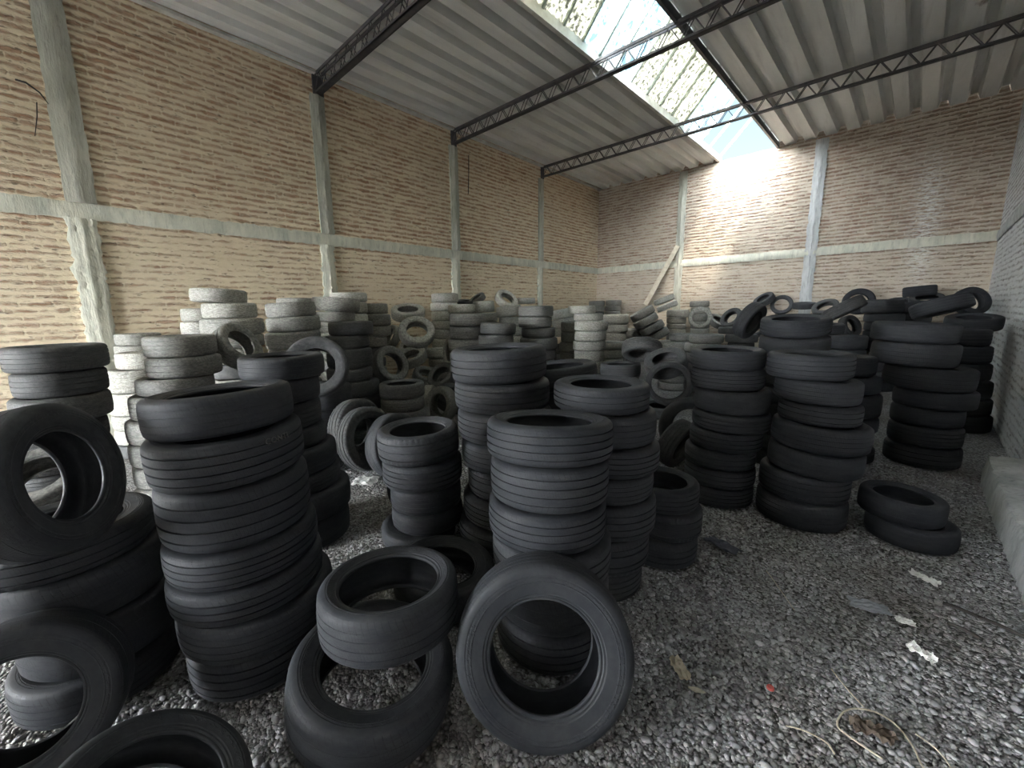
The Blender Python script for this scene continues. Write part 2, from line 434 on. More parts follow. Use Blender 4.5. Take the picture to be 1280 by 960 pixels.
for k, (x, w) in enumerate(((-4.82, .24), (-1.42, .26))):
    rough_block('pillar_back', M['concrete'] if k == 0 else M['concrete_grey'], (x + w / 2, YB, 0), (0, 0, 1), (0, -1, 0), ZT - .05, w, .04, .06, .018, ribs=2, seed=60 + k)
# rough plinth poured along the foot of the right wall
vs = []; r2 = np.random.default_rng(5); NP = 220; wv = np.convolve(r2.normal(0, 1, NP + 40), np.ones(14) / 14, 'same')
for i in range(NP + 1):
    y = 6.2 - i * (6.2 - YF) / NP; q = wv[i + 10] * .07
    xw = right_wall_x(y); x0 = min(.95 - (6.2 - y) * .046, xw - .06) + q * .5
    n = lambda s: r2.normal(0, s)
    for x, z in ((xw + .03, -.05), (x0 + n(.008), -.05), (x0 + .012 + n(.008), .06), (x0 + .016 + n(.008), .14), (x0 + .022 + n(.008), .23 + q * .3), (x0 + .035 + n(.008), .26 + q * .3), ((x0 + xw) / 2, .275 + q * .3 + n(.008)), (xw + .03, .28)): vs.append((x, y, z))
fs = []
for i in range(NP):
    for j in range(7): a = i * 8 + j; fs.append((a, a + 8, a + 9, a + 1))
fs.append(tuple(range(8))); fs.append(tuple(NP * 8 + k for k in reversed(range(8))))
link('trim_1', mesh_from('trim_1', vs, fs, M['concrete_grey'], True, sharp=.6), None, kind='structure')

# ------------------------------------------------------------------ roof sheets
def roof(name, x0, x1):
    """trapezoid sheets running away from the camera, every run of pan and rib folded into one sheet"""
    P = .425
    prof = [(0, 0), (.235, 0), (.275, .13), (.385, .13), (.425, 0)]
    xs = []; n = int(math.ceil((x1 - x0) / P))
    for k in range(n):
        for dx, z in prof[:-1]: xs.append((x1 - (n - k) * P + dx, z))
    xs.append((x1, 0)); xs = [(max(x, x0), z) for x, z in xs]
    vs = []; fs = []; T = .006
    ys = np.linspace(YB + .06, YF, 24)
    for y in ys:
        for x, z in xs: vs.append((fan(x, y), y, ZT + .02 + z))
        for x, z in xs: vs.append((fan(x, y), y, ZT + .02 + z + T))
    W = len(xs) * 2; H = len(xs)
    for i in range(len(ys) - 1):
        for j in range(H - 1):
            a = i * W + j; fs.append((a, a + 1, a + W + 1, a + W))
            b = a + H; fs.append((b, b + W, b + W + 1, b + 1))
        a = i * W; fs.append((a, a + W, a + W + H, a + H)); e = a + H - 1; fs.append((e, e + H, e + W + H, e + W))
    return link(name, mesh_from(name, vs, fs, M['sheet']), None, kind='structure')
roof('ceiling', XL - .12, SKY_A)
roof('ceiling', SKY_B, XR + .25)
# eaves strip along the left wall, flashing at both edges of the opening
g = Geo(); g.box(XL, XL + .10, YF, YB, ZT - .03, ZT + .015); g.build('trim_2', M['flashing'], kind='structure')
def edge_strip(name, x, w, z0, z1, mat):
    g = Geo(); n = 24; ys = np.linspace(YB, YF, n + 1)
    for a, b in zip(ys[:-1], ys[1:]):
        xa, xb = fan(x, a), fan(x, b)
        g.hexa([(xa, a, z0), (xa + w, a, z0), (xb + w, b, z0), (xb, b, z0), (xa, a, z1), (xa + w, a, z1), (xb + w, b, z1), (xb, b, z1)])
    return g.build(name, mat, kind='structure')
edge_strip('trim_3', SKY_A - .03, .07, ZT - .02, ZT + .14, M['flashing'])
edge_strip('trim_4', SKY_B - .03, .05, ZT - .03, ZT + .10, M['truss_paint'])

# ------------------------------------------------------------------ raised skylight over the opening
RIDGE_Z = 7.02
def sky_pt(t, y):                       # t 0..1 up the left slope, 1..2 down the right slope
    xm = (SKY_A + SKY_B) / 2 + .05
    if t <= 1: x = SKY_A + .03 + (xm - SKY_A) * t; z = ZT + .12 + (RIDGE_Z - ZT - .12) * t
    else: x = xm + (SKY_B - xm) * (t - 1); z = RIDGE_Z + (ZT + .10 - RIDGE_Z) * (t - 1)
    return Vector((fan(x, y), y, z))
sky = bpy.data.objects.new('window_1', None); COL.objects.link(sky); sky['kind'] = 'structure'
RIBS = [12.98, 12.30, 11.62, 10.95, 10.24, 9.58, 8.92, 8.22, 7.58, 7.03, 6.49, 5.95, 5.42]
while RIBS[-1] > YF + .7: RIBS.append(RIBS[-1] - .68)
OPEN = {(12.98, 12.30)}; CLEAR = {(12.30, 11.62), (11.62, 10.95), (8.22, 7.58), (7.03, 6.49), (7.58, 7.03)}
def panel(t0, t1, ya, yb, mat):
    """one fibreglass sheet with rounded corrugations running up the slope"""
    vs = []; fs = []; n = 16; m_ = 6; T = .004
    for side in (0, T):
        for i in range(n + 1):
            y = ya + (yb - ya) * i / n
            for j in range(m_ + 1):
                p = sky_pt(t0 + (t1 - t0) * j / m_, y)
                vs.append((p.x, p.y, p.z + .016 * math.cos(i / n * 2 * PI * 4) + side))
    w = m_ + 1; off = (n + 1) * w
    for i in range(n):
        for j in range(m_):
            a = i * w + j; fs.append((a, a + 1, a + w + 1, a + w)); b = a + off; fs.append((b, b + w, b + w + 1, b + 1))
    return link('pane', mesh_from('pane', vs, fs, mat, True), None, sky)
for a, b in zip(RIBS[:-1], RIBS[1:]):
    if (a, b) in OPEN: continue
    clear = (a, b) in CLEAR and (a, b) != (7.58, 7.03)
    panel(0, 1., a - .015, b + .015, M['clear_panel'] if (a, b) in CLEAR else M['panel'])
    panel(1., 2., a - .015, b + .015, M['clear_panel'] if (a, b) in CLEAR else M['panel'])
for y in [YB - .04] + RIBS:
    g = Geo(); g.bar(sky_pt(0, y), sky_pt(1, y), .045, .06); g.bar(sky_pt(1, y), sky_pt(2, y), .045, .06)
    g.build('rafter', M['rafter'], sky)
g = Geo(); g.tube([sky_pt(1, YB - .03) - Vector((0, 0, .05)), sky_pt(1, YF + .1) - Vector((0, 0, .05))], .03, 8); g.build('ridge_pipe', M['rafter'], sky)

# ------------------------------------------------------------------ roof trusses
def truss(y, label, dp, tw):
    t = bpy.data.objects.new('roof_truss', None); COL.objects.link(t); t.location = (XL, y, ZT - dp)
    t['label'] = label; t['category'] = 'truss'; t['group'] = 'roof trusses under the sheets'
    x1 = right_wall_x(y) - XL - .01; x0 = .01
    for nm, z, h in (('top_chord', dp - .025, .045), ('bottom_chord', .02, .036)):
        g = Geo()
        for s in (-1, 1):
            g.bar((x0, s * (tw / 2 - .012), z), (x1, s * (tw / 2 - .012), z), .024, h)
        if nm == 'bottom_chord': g.bar((x0, 0, z - h / 2 + .003), (x1, 0, z - h / 2 + .003), tw, .006)
        g.build(nm, M['truss_paint'], t)
    pit = .34; n = int((x1 - x0) / pit)
    for s in (-1, 1):
        g = Geo()
        for k in range(n):
            xa = x0 + (x1 - x0) * k / n; xm = x0 + (x1 - x0) * (k + .5) / n; xb = x0 + (x1 - x0) * (k + 1) / n
            yy = s * (tw / 2 - .012); o = .012
            g.tube([(xa + o, yy, .04), (xm - o, yy, dp - .05)], .0085, 6); g.tube([(xm + o, yy, dp - .05), (xb - o, yy, .04)], .0085, 6)
        g.build('web_lattice', M['truss_paint'], t)
    g = Geo(); g.box(0, .03, -tw * .8, tw * .8, -.03, dp - .02); g.build('end_plate', M['truss_paint'], t)
    return t
truss(3.70, 'dark roof truss nearest the camera, top left, cut by the top edge', .33, .12)
truss(6.95, 'middle dark roof truss crossing below the broken skylight panels', .32, .10)
truss(10.50, 'furthest dark roof truss, running on to the right edge', .31, .09)

# ------------------------------------------------------------------ tires
def lathe(prof, seg, lug=None):
    """revolve (r, z) points round Z; lug(i, seg, k, r, z) may move a point"""
    n = len(prof); vs = []; fs = []
    for i in range(seg):
        a = 2 * PI * i / seg; c, s = math.cos(a), math.sin(a)
        for k, (r, z) in enumerate(prof):
            if lug: r = lug(i, k, r, z)
            vs.append((r * c, r * s, z))
    for i in range(seg):
        i2 = (i + 1) % seg
        for k in range(n - 1): fs.append((i * n + k, i2 * n + k, i2 * n + k + 1, i * n + k + 1))
    return vs, fs
GROOVES = {'rib4': ((-.56, .075, .024), (-.19, .075, .026), (.19, .075, .026), (.56, .075, .024)),
           'rib3': ((-.42, .09, .024), (0, .09, .026), (.42, .09, .024)),
           'worn': ((-.5, .05, .008), (-.17, .05, .009), (.2, .05, .008), (.52, .05, .006)),
           'smooth': ((-.3, .035, .004), (.34, .035, .004)),
           'block': ((-.50, .10, .028), (0, .07, .024), (.50, .10, .028)),
           'wide': ((-.62, .06, .022), (-.3, .10, .028), (.3, .10, .028), (.62, .06, .022))}
def tread_prof(style):
    pts = [(.955, .885), (.972, .83), (.984, .765)]
    top = []
    for c, w, d in sorted(GROOVES[style], key=lambda q: -q[0]):
        cr = lambda z: 1 - .020 * z * z
        top += [(cr(c + w / 2), c + w / 2), (cr(c) - d, c + w * .34), (cr(c) - d, c - w * .34), (cr(c - w / 2), c - w / 2)]
    return pts + top + [(r, -z) for r, z in reversed(pts)]
def side_prof(rr, sgn):
    s = 1 - rr
    pts = [(rr + .036, .80), (rr + .05, .865), (rr + .07, .87), (rr + .082, .90), (rr + .5 * s, .965), (rr + .535 * s, .985), (rr + .55 * s, .975), (.85, .99), (.868, .978), (.88, .985), (.91, .965), (.935, .93), (.942, .915), (.955, .885)]
    return [(r, z * sgn) for r, z in (pts if sgn < 0 else reversed(pts))]
def bead_prof(rr, sgn):
    pts = [(rr + .012, .64), (rr, .68), (rr - .002, .75), (rr + .010, .815), (rr + .026, .825), (rr + .036, .80)]
    return [(r, z * sgn) for r, z in (pts if sgn < 0 else reversed(pts))]
def liner_prof(rr):
    h = [(rr + .012, .64), (rr + .05, .72), (.80, .86), (.88, .84), (.93, .70), (.948, .45), (.952, 0)]
    return h + [(r, -z) for r, z in reversed(h[:-1])]
MESH = {}
def tire_meshes(style, rr, seg):
    key = (style, rr, seg)
    if key not in MESH:
        blk = style in ('block', 'wide')
        def lug(i, k, r, z):
            if abs(z) > .70 and blk and i % 4 in (0,): return r - .016
            return r
        sh = .5
        MESH[key] = dict(
            liner=mesh_from('tire_liner', *lathe(liner_prof(rr), seg), M['bead'], True),
            tread=mesh_from('tire_tread', *lathe(tread_prof(style), seg * (2 if blk else 1), lug if blk else None), M['tread'], True, sharp=sh),
            side=[mesh_from('tire_sidewall', *lathe(side_prof(rr, s), seg), M['side'], True, sharp=.45) for s in (1, -1)],
            bead=[mesh_from('tire_bead', *lathe(bead_prof(rr, s), seg), M['bead'], True) for s in (1, -1)])
    return MESH[key]
PROTO = {}
def tire_proto(style, rr, seg):
    """the first tire of a kind with its parts; later ones are copies of it and of each part"""
    ms = tire_meshes(style, rr, seg)
    root = bpy.data.objects.new('tire', ms['liner'])
    kids = [bpy.data.objects.new('tread', ms['tread'])]
    for k in (0, 1):
        kids.append(bpy.data.objects.new('sidewall', ms['side'][k])); kids.append(bpy.data.objects.new('bead', ms['bead'][k]))
    for c in kids: c.parent = root
    return root, kids
def place_tire(t, label, group):
    x, y, z, R, W, ax, ay, az, spin, dust, style, rr, seg = t
    a = Vector((ax, ay, az)).normalized()
    rot = a.to_track_quat('Z', 'Y').to_matrix().to_4x4() @ Matrix.Rotation(spin, 4, 'Z')
    mw = Matrix.Translation((x, y, z)) @ rot @ Matrix.Diagonal((R, R, W / 2, 1))
    sh = random.random()
    key = (style, rr, seg)
    if key not in PROTO: PROTO[key] = tire_proto(style, rr, seg)
    root, kids = PROTO[key]
    r = root.copy(); COL.objects.link(r); made = [r]
    for c in kids:
        k = c.copy(); k.parent = r; COL.objects.link(k); made.append(k)
    r.matrix_world = mw
    for k in made: k['dust'] = float(dust); k['shift'] = sh
    r['label'] = label; r['category'] = 'tire'; r['group'] = group
    return r
def buried_tires(rows):
    """the tires deep inside the heap, which hold up the ones that show"""
    if not rows: return
    prof = bead_prof(.64, -1)[::2] + [(.8, -.97), (.9, -.96), (.965, -.85), (1, -.6), (1, .6), (.965, .85), (.9, .96), (.8, .97)] + bead_prof(.64, 1)[1::2] + [(.93, .6), (.95, 0), (.93, -.6)]
    pv, pf = lathe(prof, 28); pv = np.array(pv); vs = []; fs = []
    for x, y, z, R, W in rows:
        b = len(vs) * len(pv); vs.append(pv * np.array([R - .014, R - .014, W * .48]) + np.array([x, y, z]))
        fs += [tuple(b + i for i in q) for q in pf]
    o = link('tire_pile', mesh_from('tire_pile', np.vstack(vs), fs, M['side'], True, sharp=.6), None, kind='stuff', label='worn tires deep inside the heap, under the ones that show', category='tires')
    o['dust'] = .12; o['shift'] = .4
G = ['dark tires heaped by the right wall', 'loose tires in the foreground', 'loose tires on the right heap', 'pale dusty tires in the back rows', 'tires stacked along the left side', 'tires stacked in the front rows', 'tires stacked in the middle rows', 'tumbled tires in the middle']
TIRES = [
(-2.244,0.463,1.368,0.307,0.181,-0.058,-0.024,0.998,2.838,0.02,'worn',0.64,96,5,'topmost black tire of the tall crooked tower nearest the camera at left'),
(-2.241,0.473,1.167,0.327,0.214,-0.007,-0.034,0.999,5.048,0.025,'rib4',0.64,96,5,'second black tire down in the tall crooked tower nearest the camera at left'),
(-2.24,0.482,0.915,0.325,0.283,0.0,0.0,1.0,0.591,0.021,'rib4',0.64,96,5,'third black tire down in the tall crooked tower nearest the camera at left'),
(-2.238,0.49,0.684,0.337,0.173,0.0,0.0,1.0,3.739,0.019,'rib4',0.64,96,5,'fourth black tire down in the tall crooked tower nearest the camera at left'),
(-2.237,0.492,0.512,0.346,0.166,0.0,0.0,1.0,3.913,0.02,'rib3',0.64,96,5,'fifth black tire down in the tall crooked tower nearest the camera at left'),
(-2.231,0.521,0.327,0.358,0.197,0.0,0.0,1.0,0.224,0.024,'worn',0.64,96,5,'sixth black tire down in the tall crooked tower nearest the camera at left'),
(-2.236,0.499,0.114,0.318,0.224,0.0,0.0,1.0,4.887,0.025,'rib4',0.64,96,5,'bottom black tire of the tall crooked tower nearest the camera at left'),
(-3.266,1.099,1.418,0.294,0.167,0.0,0.0,1.0,3.26,0.031,'worn',0.64,96,5,'topmost black tire of the stack right behind the tall crooked front tower'),
(-3.274,1.075,1.243,0.273,0.178,0.0,0.0,1.0,4.16,0.036,'smooth',0.64,96,5,'second black tire down in the stack right behind the tall crooked front tower'),
(-3.276,1.07,1.055,0.273,0.192,0.0,0.0,1.0,6.265,0.033,'rib4',0.64,96,5,'third black tire down in the stack right behind the tall crooked front tower'),
(-3.274,1.075,0.88,0.287,0.152,0.0,0.0,1.0,4.445,0.042,'worn',0.64,96,5,'fourth black tire down in the stack right behind the tall crooked front tower'),
(-3.265,1.101,0.707,0.328,0.19,0.0,0.0,1.0,0.187,0.03,'worn',0.64,96,5,'fifth black tire down in the stack right behind the tall crooked front tower'),
(-3.264,1.105,0.535,0.34,0.149,0.0,0.0,1.0,0.677,0.035,'rib4',0.68,96,5,'sixth black tire down in the stack right behind the tall crooked front tower'),
(-3.244,1.161,0.348,0.347,0.217,0.0,0.0,1.0,5.321,0.03,'smooth',0.64,96,5,'seventh black tire down in the stack right behind the tall crooked front tower'),
(-3.249,1.149,0.119,0.336,0.235,0.0,0.0,1.0,2.952,0.025,'smooth',0.64,96,5,'bottom black tire of the stack right behind the tall crooked front tower'),
(-2.697,-0.132,0.785,0.33,0.156,0.0,0.0,1.0,0.459,0.026,'block',0.64,96,5,'topmost black tire of the low wide stack under the upright tire at left edge'),
(-2.698,-0.093,0.586,0.325,0.236,0.0,0.0,1.0,2.116,0.022,'smooth',0.64,96,5,'second black tire down in the low wide stack under the upright tire at left edge'),
(-2.699,-0.053,0.335,0.31,0.26,0.0,0.0,1.0,4.76,0.019,'smooth',0.64,96,5,'third black tire down in the low wide stack under the upright tire at left edge'),
(-2.698,-0.09,0.101,0.32,0.2,0.0,0.0,1.0,0.069,0.017,'worn',0.64,96,5,'bottom black tire of the low wide stack under the upright tire at left edge'),
(-5.167,-0.085,1.469,0.328,0.212,0.0,0.0,1.0,4.283,0.106,'rib4',0.64,96,4,"topmost black tire of the stack against the picture's left edge, behind the upright tire"),
(-5.167,-0.088,1.255,0.3,0.209,0.0,0.0,1.0,6.188,0.091,'rib3',0.64,96,4,"second black tire down in the stack against the picture's left edge, behind the upright tire"),
(-5.166,-0.107,1.036,0.32,0.223,0.0,0.0,1.0,0.732,0.123,'smooth',0.64,96,4,"third black tire down in the stack against the picture's left edge, behind the upright tire"),
(-5.165,-0.159,0.821,0.319,0.201,0.0,0.0,1.0,1.694,0.104,'rib4',0.6,96,4,"fourth black tire down in the stack against the picture's left edge, behind the upright tire"),
(-5.164,-0.194,0.611,0.322,0.212,0.0,0.0,1.0,6.267,0.133,'block',0.64,96,4,"fifth black tire down in the stack against the picture's left edge, behind the upright tire"),
(-5.164,-0.194,0.419,0.313,0.165,0.0,0.0,1.0,6.254,0.082,'rib4',0.68,96,4,"sixth black tire down in the stack against the picture's left edge, behind the upright tire"),
(-4.581,1.918,0.871,0.343,0.242,0.0,0.0,1.0,0.264,0.044,'smooth',0.6,96,6,'topmost black tire of the stack under the round-faced tire, behind the left front rows'),
(-4.596,1.881,0.616,0.344,0.261,0.0,0.0,1.0,0.06,0.035,'worn',0.64,96,6,'second black tire down in the stack under the round-faced tire, behind the left front rows'),
(-4.616,1.833,0.375,0.331,0.213,0.0,0.0,1.0,2.425,0.044,'block',0.64,96,6,'third black tire down in the stack under the round-faced tire, behind the left front rows'),
(-4.627,1.805,0.133,0.323,0.263,0.0,0.0,1.0,0.097,0.033,'rib4',0.64,56,6,'bottom black tire of the stack under the round-faced tire, behind the left front rows'),
(-5.267,2.705,1.598,0.297,0.185,0.0,0.0,1.0,0.799,0.09,'smooth',0.68,56,6,'topmost black tire of the slim dark stack left of the heap of tumbled tires'),
(-5.297,2.646,1.415,0.297,0.174,0.0,0.0,1.0,5.442,0.1,'block',0.64,56,6,'second black tire down in the slim dark stack left of the heap of tumbled tires'),
(-5.289,2.664,1.193,0.305,0.263,0.0,0.0,1.0,5.705,0.081,'rib4',0.64,56,6,'third black tire down in the slim dark stack left of the heap of tumbled tires'),
(-5.296,2.648,0.968,0.306,0.18,0.0,0.0,1.0,0.995,0.111,'rib4',0.64,56,6,'fourth black tire down in the slim dark stack left of the heap of tumbled tires'),
(-5.267,2.706,0.766,0.327,0.218,0.0,0.0,1.0,4.314,0.102,'smooth',0.64,56,6,'fifth black tire down in the slim dark stack left of the heap of tumbled tires'),
(-5.277,2.687,0.542,0.344,0.224,0.0,0.0,1.0,2.647,0.091,'worn',0.6,56,6,'sixth black tire down in the slim dark stack left of the heap of tumbled tires'),
(-5.277,2.687,0.321,0.308,0.211,0.0,0.0,1.0,1.497,0.054,'rib4',0.64,56,6,'seventh black tire down in the slim dark stack left of the heap of tumbled tires'),
(-5.277,2.687,0.107,0.303,0.211,0.0,0.0,1.0,5.173,0.106,'rib3',0.68,56,6,'eighth black tire down in the slim dark stack left of the heap of tumbled tires'),
(-4.705,3.101,0.744,0.31,0.201,0.0,0.0,1.0,5.836,0.138,'rib3',0.64,56,6,'topmost black tire of the short stack carrying a tilted open tire, mid left'),
(-4.705,3.1,0.553,0.301,0.175,0.0,0.0,1.0,3.01,0.223,'rib4',0.64,56,6,'second black tire down in the short stack carrying a tilted open tire, mid left'),
(-4.678,3.142,0.36,0.321,0.206,0.0,0.0,1.0,1.76,0.142,'smooth',0.6,56,6,'third black tire down in the short stack carrying a tilted open tire, mid left'),
(-2.516,1.783,0.809,0.315,0.228,-0.02,-0.028,0.999,0.434,0.036,'block',0.68,96,5,'topmost black tire of the knee-high stack left of the tallest centre tower'),
(-2.503,1.801,0.587,0.311,0.209,0.0,0.0,1.0,0.293,0.028,'rib4',0.64,96,5,'second black tire down in the knee-high stack left of the tallest centre tower'),
(-2.493,1.815,0.384,0.28,0.191,0.0,0.0,1.0,0.579,0.026,'worn',0.64,96,5,'third black tire down in the knee-high stack left of the tallest centre tower'),
(-2.491,1.819,0.21,0.283,0.152,0.0,0.0,1.0,4.126,0.024,'worn',0.64,96,5,'fourth black tire down in the knee-high stack left of the tallest centre tower'),
(-2.536,1.756,0.066,0.295,0.131,0.0,0.0,1.0,3.704,0.032,'smooth',0.64,96,5,'bottom black tire of the knee-high stack left of the tallest centre tower'),
(-2.049,2.221,1.416,0.361,0.239,-0.026,-0.024,0.999,4.402,0.036,'rib3',0.64,96,5,'topmost black tire of the tallest centre tower with a tilted top'),
(-2.032,2.236,1.186,0.363,0.213,0.0,0.0,1.0,3.028,0.036,'rib4',0.64,96,5,'second black tire down in the tallest centre tower with a tilted top'),
(-2.018,2.248,0.964,0.364,0.224,0.0,0.0,1.0,6.276,0.033,'rib4',0.64,96,5,'third black tire down in the tallest centre tower with a tilted top'),
(-2.004,2.261,0.741,0.36,0.215,0.0,0.0,1.0,4.628,0.023,'worn',0.64,96,5,'fourth black tire down in the tallest centre tower with a tilted top'),
(-1.992,2.272,0.52,0.333,0.221,0.0,0.0,1.0,4.982,0.035,'wide',0.64,96,5,'fifth black tire down in the tallest centre tower with a tilted top'),
(-1.994,2.27,0.305,0.375,0.202,0.0,0.0,1.0,4.303,0.036,'rib4',0.64,96,5,'sixth black tire down in the tallest centre tower with a tilted top'),
(-2.004,2.261,0.102,0.4,0.2,0.0,0.0,1.0,5.93,0.035,'block',0.68,96,5,'bottom black tire of the tallest centre tower with a tilted top'),
(-1.167,1.639,1.161,0.321,0.189,-0.06,0.085,0.995,3.925,0.019,'rib4',0.68,96,5,'topmost black tire of the wide centre tower behind the big leaning tire'),
(-1.167,1.639,0.955,0.305,0.217,-0.04,0.057,0.998,3.824,0.024,'rib4',0.64,96,5,'second black tire down in the wide centre tower behind the big leaning tire'),
(-1.175,1.633,0.745,0.309,0.196,-0.02,0.028,0.999,6.238,0.02,'rib4',0.64,96,5,'third black tire down in the wide centre tower behind the big leaning tire'),
(-1.156,1.647,0.546,0.315,0.198,0.0,0.0,1.0,2.439,0.03,'rib3',0.64,96,5,'fourth black tire down in the wide centre tower behind the big leaning tire'),
(-1.156,1.647,0.334,0.308,0.219,0.0,0.0,1.0,2.766,0.028,'smooth',0.68,96,5,'fifth black tire down in the wide centre tower behind the big leaning tire'),
(-1.156,1.647,0.111,0.303,0.219,0.0,0.0,1.0,1.948,0.029,'rib4',0.6,96,5,'sixth black tire down in the wide centre tower behind the big leaning tire'),
(-1.211,2.256,1.273,0.292,0.159,0.0,0.0,1.0,6.012,0.023,'rib3',0.64,96,5,'topmost black tire of the tower just right of the wide centre tower'),
(-1.172,2.276,1.093,0.293,0.197,0.0,0.0,1.0,1.607,0.024,'worn',0.64,96,5,'second black tire down in the tower just right of the wide centre tower'),
(-1.152,2.286,0.905,0.298,0.172,0.0,0.0,1.0,4.259,0.022,'rib4',0.64,96,5,'third black tire down in the tower just right of the wide centre tower'),
(-1.178,2.273,0.735,0.299,0.164,0.0,0.0,1.0,4.145,0.025,'worn',0.64,96,5,'fourth black tire down in the tower just right of the wide centre tower'),
(-1.164,2.28,0.538,0.307,0.224,0.0,0.0,1.0,2.542,0.029,'rib4',0.64,96,5,'fifth black tire down in the tower just right of the wide centre tower'),
(-1.197,2.263,0.308,0.312,0.229,0.0,0.0,1.0,5.047,0.026,'wide',0.68,96,5,'sixth black tire down in the tower just right of the wide centre tower'),
(-1.209,2.257,0.096,0.291,0.189,0.0,0.0,1.0,2.414,0.033,'rib4',0.64,96,5,'bottom black tire of the tower just right of the wide centre tower'),
(-1.009,2.824,0.495,0.25,0.175,0.0,0.0,1.0,0.855,0.026,'rib4',0.68,96,5,'topmost black tire of the short stack of three on gravel beside the centre towers'),
(-0.98,2.834,0.306,0.25,0.197,0.0,0.0,1.0,4.466,0.025,'block',0.6,96,5,'second black tire down in the short stack of three on gravel beside the centre towers'),
(-1.009,2.824,0.103,0.261,0.202,0.0,0.0,1.0,0.709,0.031,'rib3',0.64,96,5,'bottom black tire of the short stack of three on gravel beside the centre towers'),
(-0.938,4.07,1.343,0.3,0.167,0.008,-0.034,0.999,2.402,0.025,'rib4',0.68,96,5,'topmost black tire of the eight-high stack right of the gap, open on top'),
(-0.925,4.073,1.168,0.295,0.177,0.0,0.0,1.0,4.498,0.025,'rib4',0.64,96,5,'second black tire down in the eight-high stack right of the gap, open on top'),
(-0.879,4.083,0.973,0.303,0.207,0.0,0.0,1.0,2.012,0.03,'smooth',0.68,96,5,'third black tire down in the eight-high stack right of the gap, open on top'),
(-0.875,4.084,0.788,0.315,0.157,0.0,0.0,1.0,4.259,0.029,'rib3',0.6,96,5,'fourth black tire down in the eight-high stack right of the gap, open on top'),
(-0.902,4.078,0.617,0.298,0.18,0.0,0.0,1.0,4.078,0.022,'rib3',0.64,96,5,'fifth black tire down in the eight-high stack right of the gap, open on top'),
(-0.937,4.07,0.44,0.294,0.168,0.0,0.0,1.0,2.545,0.026,'wide',0.64,96,5,'sixth black tire down in the eight-high stack right of the gap, open on top'),
(-0.932,4.071,0.269,0.296,0.169,0.0,0.0,1.0,1.491,0.021,'block',0.64,96,5,'seventh black tire down in the eight-high stack right of the gap, open on top'),
(-0.943,4.069,0.092,0.302,0.18,0.0,0.0,1.0,2.804,0.021,'rib4',0.6,96,5,'bottom black tire of the eight-high stack right of the gap, open on top'),
(-0.351,4.121,1.321,0.289,0.199,0.0,0.0,1.0,6.019,0.022,'rib4',0.64,96,5,'topmost black tire of the bulging seven-high stack in the right front row'),
(-0.284,4.126,1.127,0.287,0.184,0.035,0.002,0.999,1.608,0.023,'worn',0.64,96,5,'second black tire down in the bulging seven-high stack in the right front row'),
(-0.254,4.128,0.952,0.274,0.16,0.035,0.002,0.999,3.359,0.023,'block',0.68,96,5,'third black tire down in the bulging seven-high stack in the right front row'),
(-0.234,4.129,0.765,0.327,0.208,0.035,0.002,0.999,4.89,0.016,'worn',0.64,96,5,'fourth black tire down in the bulging seven-high stack in the right front row'),
(-0.25,4.128,0.559,0.32,0.198,0.035,0.002,0.999,2.471,0.021,'smooth',0.64,96,5,'fifth black tire down in the bulging seven-high stack in the right front row'),
(-0.305,4.125,0.346,0.312,0.222,0.0,0.0,1.0,2.578,0.024,'rib4',0.6,96,5,'sixth black tire down in the bulging seven-high stack in the right front row'),
(-0.306,4.125,0.116,0.316,0.229,0.0,0.0,1.0,2.829,0.025,'worn',0.64,96,5,'bottom black tire of the bulging seven-high stack in the right front row'),
(-0.624,5.478,1.578,0.319,0.186,0.014,-0.12,0.993,3.454,0.021,'rib4',0.68,96,6,'topmost black tire of the stack with an open top behind the right front row'),
(-0.621,5.479,1.388,0.321,0.188,0.014,-0.12,0.993,2.912,0.027,'smooth',0.64,96,6,'second black tire down in the stack with an open top behind the right front row'),
(-0.621,5.479,1.015,0.31,0.182,0.0,0.0,1.0,4.534,0.027,'rib4',0.6,56,6,'fourth black tire down in the stack with an open top behind the right front row'),
(-0.621,5.479,0.831,0.315,0.182,0.0,0.0,1.0,1.34,0.029,'wide',0.6,56,6,'fifth black tire down in the stack with an open top behind the right front row'),
(-0.621,5.479,0.646,0.31,0.182,0.0,0.0,1.0,3.372,0.03,'rib4',0.64,56,6,'sixth black tire down in the stack with an open top behind the right front row'),
(-0.621,5.479,0.461,0.315,0.182,0.0,0.0,1.0,5.715,0.029,'rib3',0.64,56,6,'seventh black tire down in the stack with an open top behind the right front row'),
(-0.621,5.479,0.277,0.31,0.182,0.0,0.0,1.0,0.233,0.03,'rib3',0.6,56,6,'eighth black tire down in the stack with an open top behind the right front row'),
(-0.621,5.479,0.092,0.315,0.182,0.0,0.0,1.0,3.061,0.023,'worn',0.64,56,6,'ninth black tire down in the stack with an open top behind the right front row'),
(-0.228,6.139,1.106,0.313,0.219,0.0,0.0,1.0,2.694,0.013,'block',0.6,56,0,'topmost black tire of the hidden stack squeezed between the two right front stacks'),
(-0.165,6.141,0.898,0.309,0.19,0.0,0.0,1.0,4.312,0.013,'smooth',0.64,56,0,'second black tire down in the hidden stack squeezed between the two right front stacks'),
(-0.142,6.142,0.666,0.31,0.267,0.0,0.0,1.0,6.279,0.02,'worn',0.64,56,0,'third black tire down in the hidden stack squeezed between the two right front stacks'),
(-0.142,6.142,0.442,0.306,0.174,0.0,0.0,1.0,5.939,0.02,'smooth',0.68,56,0,'fourth black tire down in the hidden stack squeezed between the two right front stacks'),
(-0.142,6.142,0.088,0.306,0.174,0.0,0.0,1.0,4.759,0.017,'wide',0.6,56,0,'sixth black tire down in the hidden stack squeezed between the two right front stacks'),
(0.342,6.54,1.48,0.361,0.21,0.052,-0.003,0.999,5.22,0.024,'worn',0.64,96,0,'topmost black tire of the tall sagging stack furthest right, near the wall'),
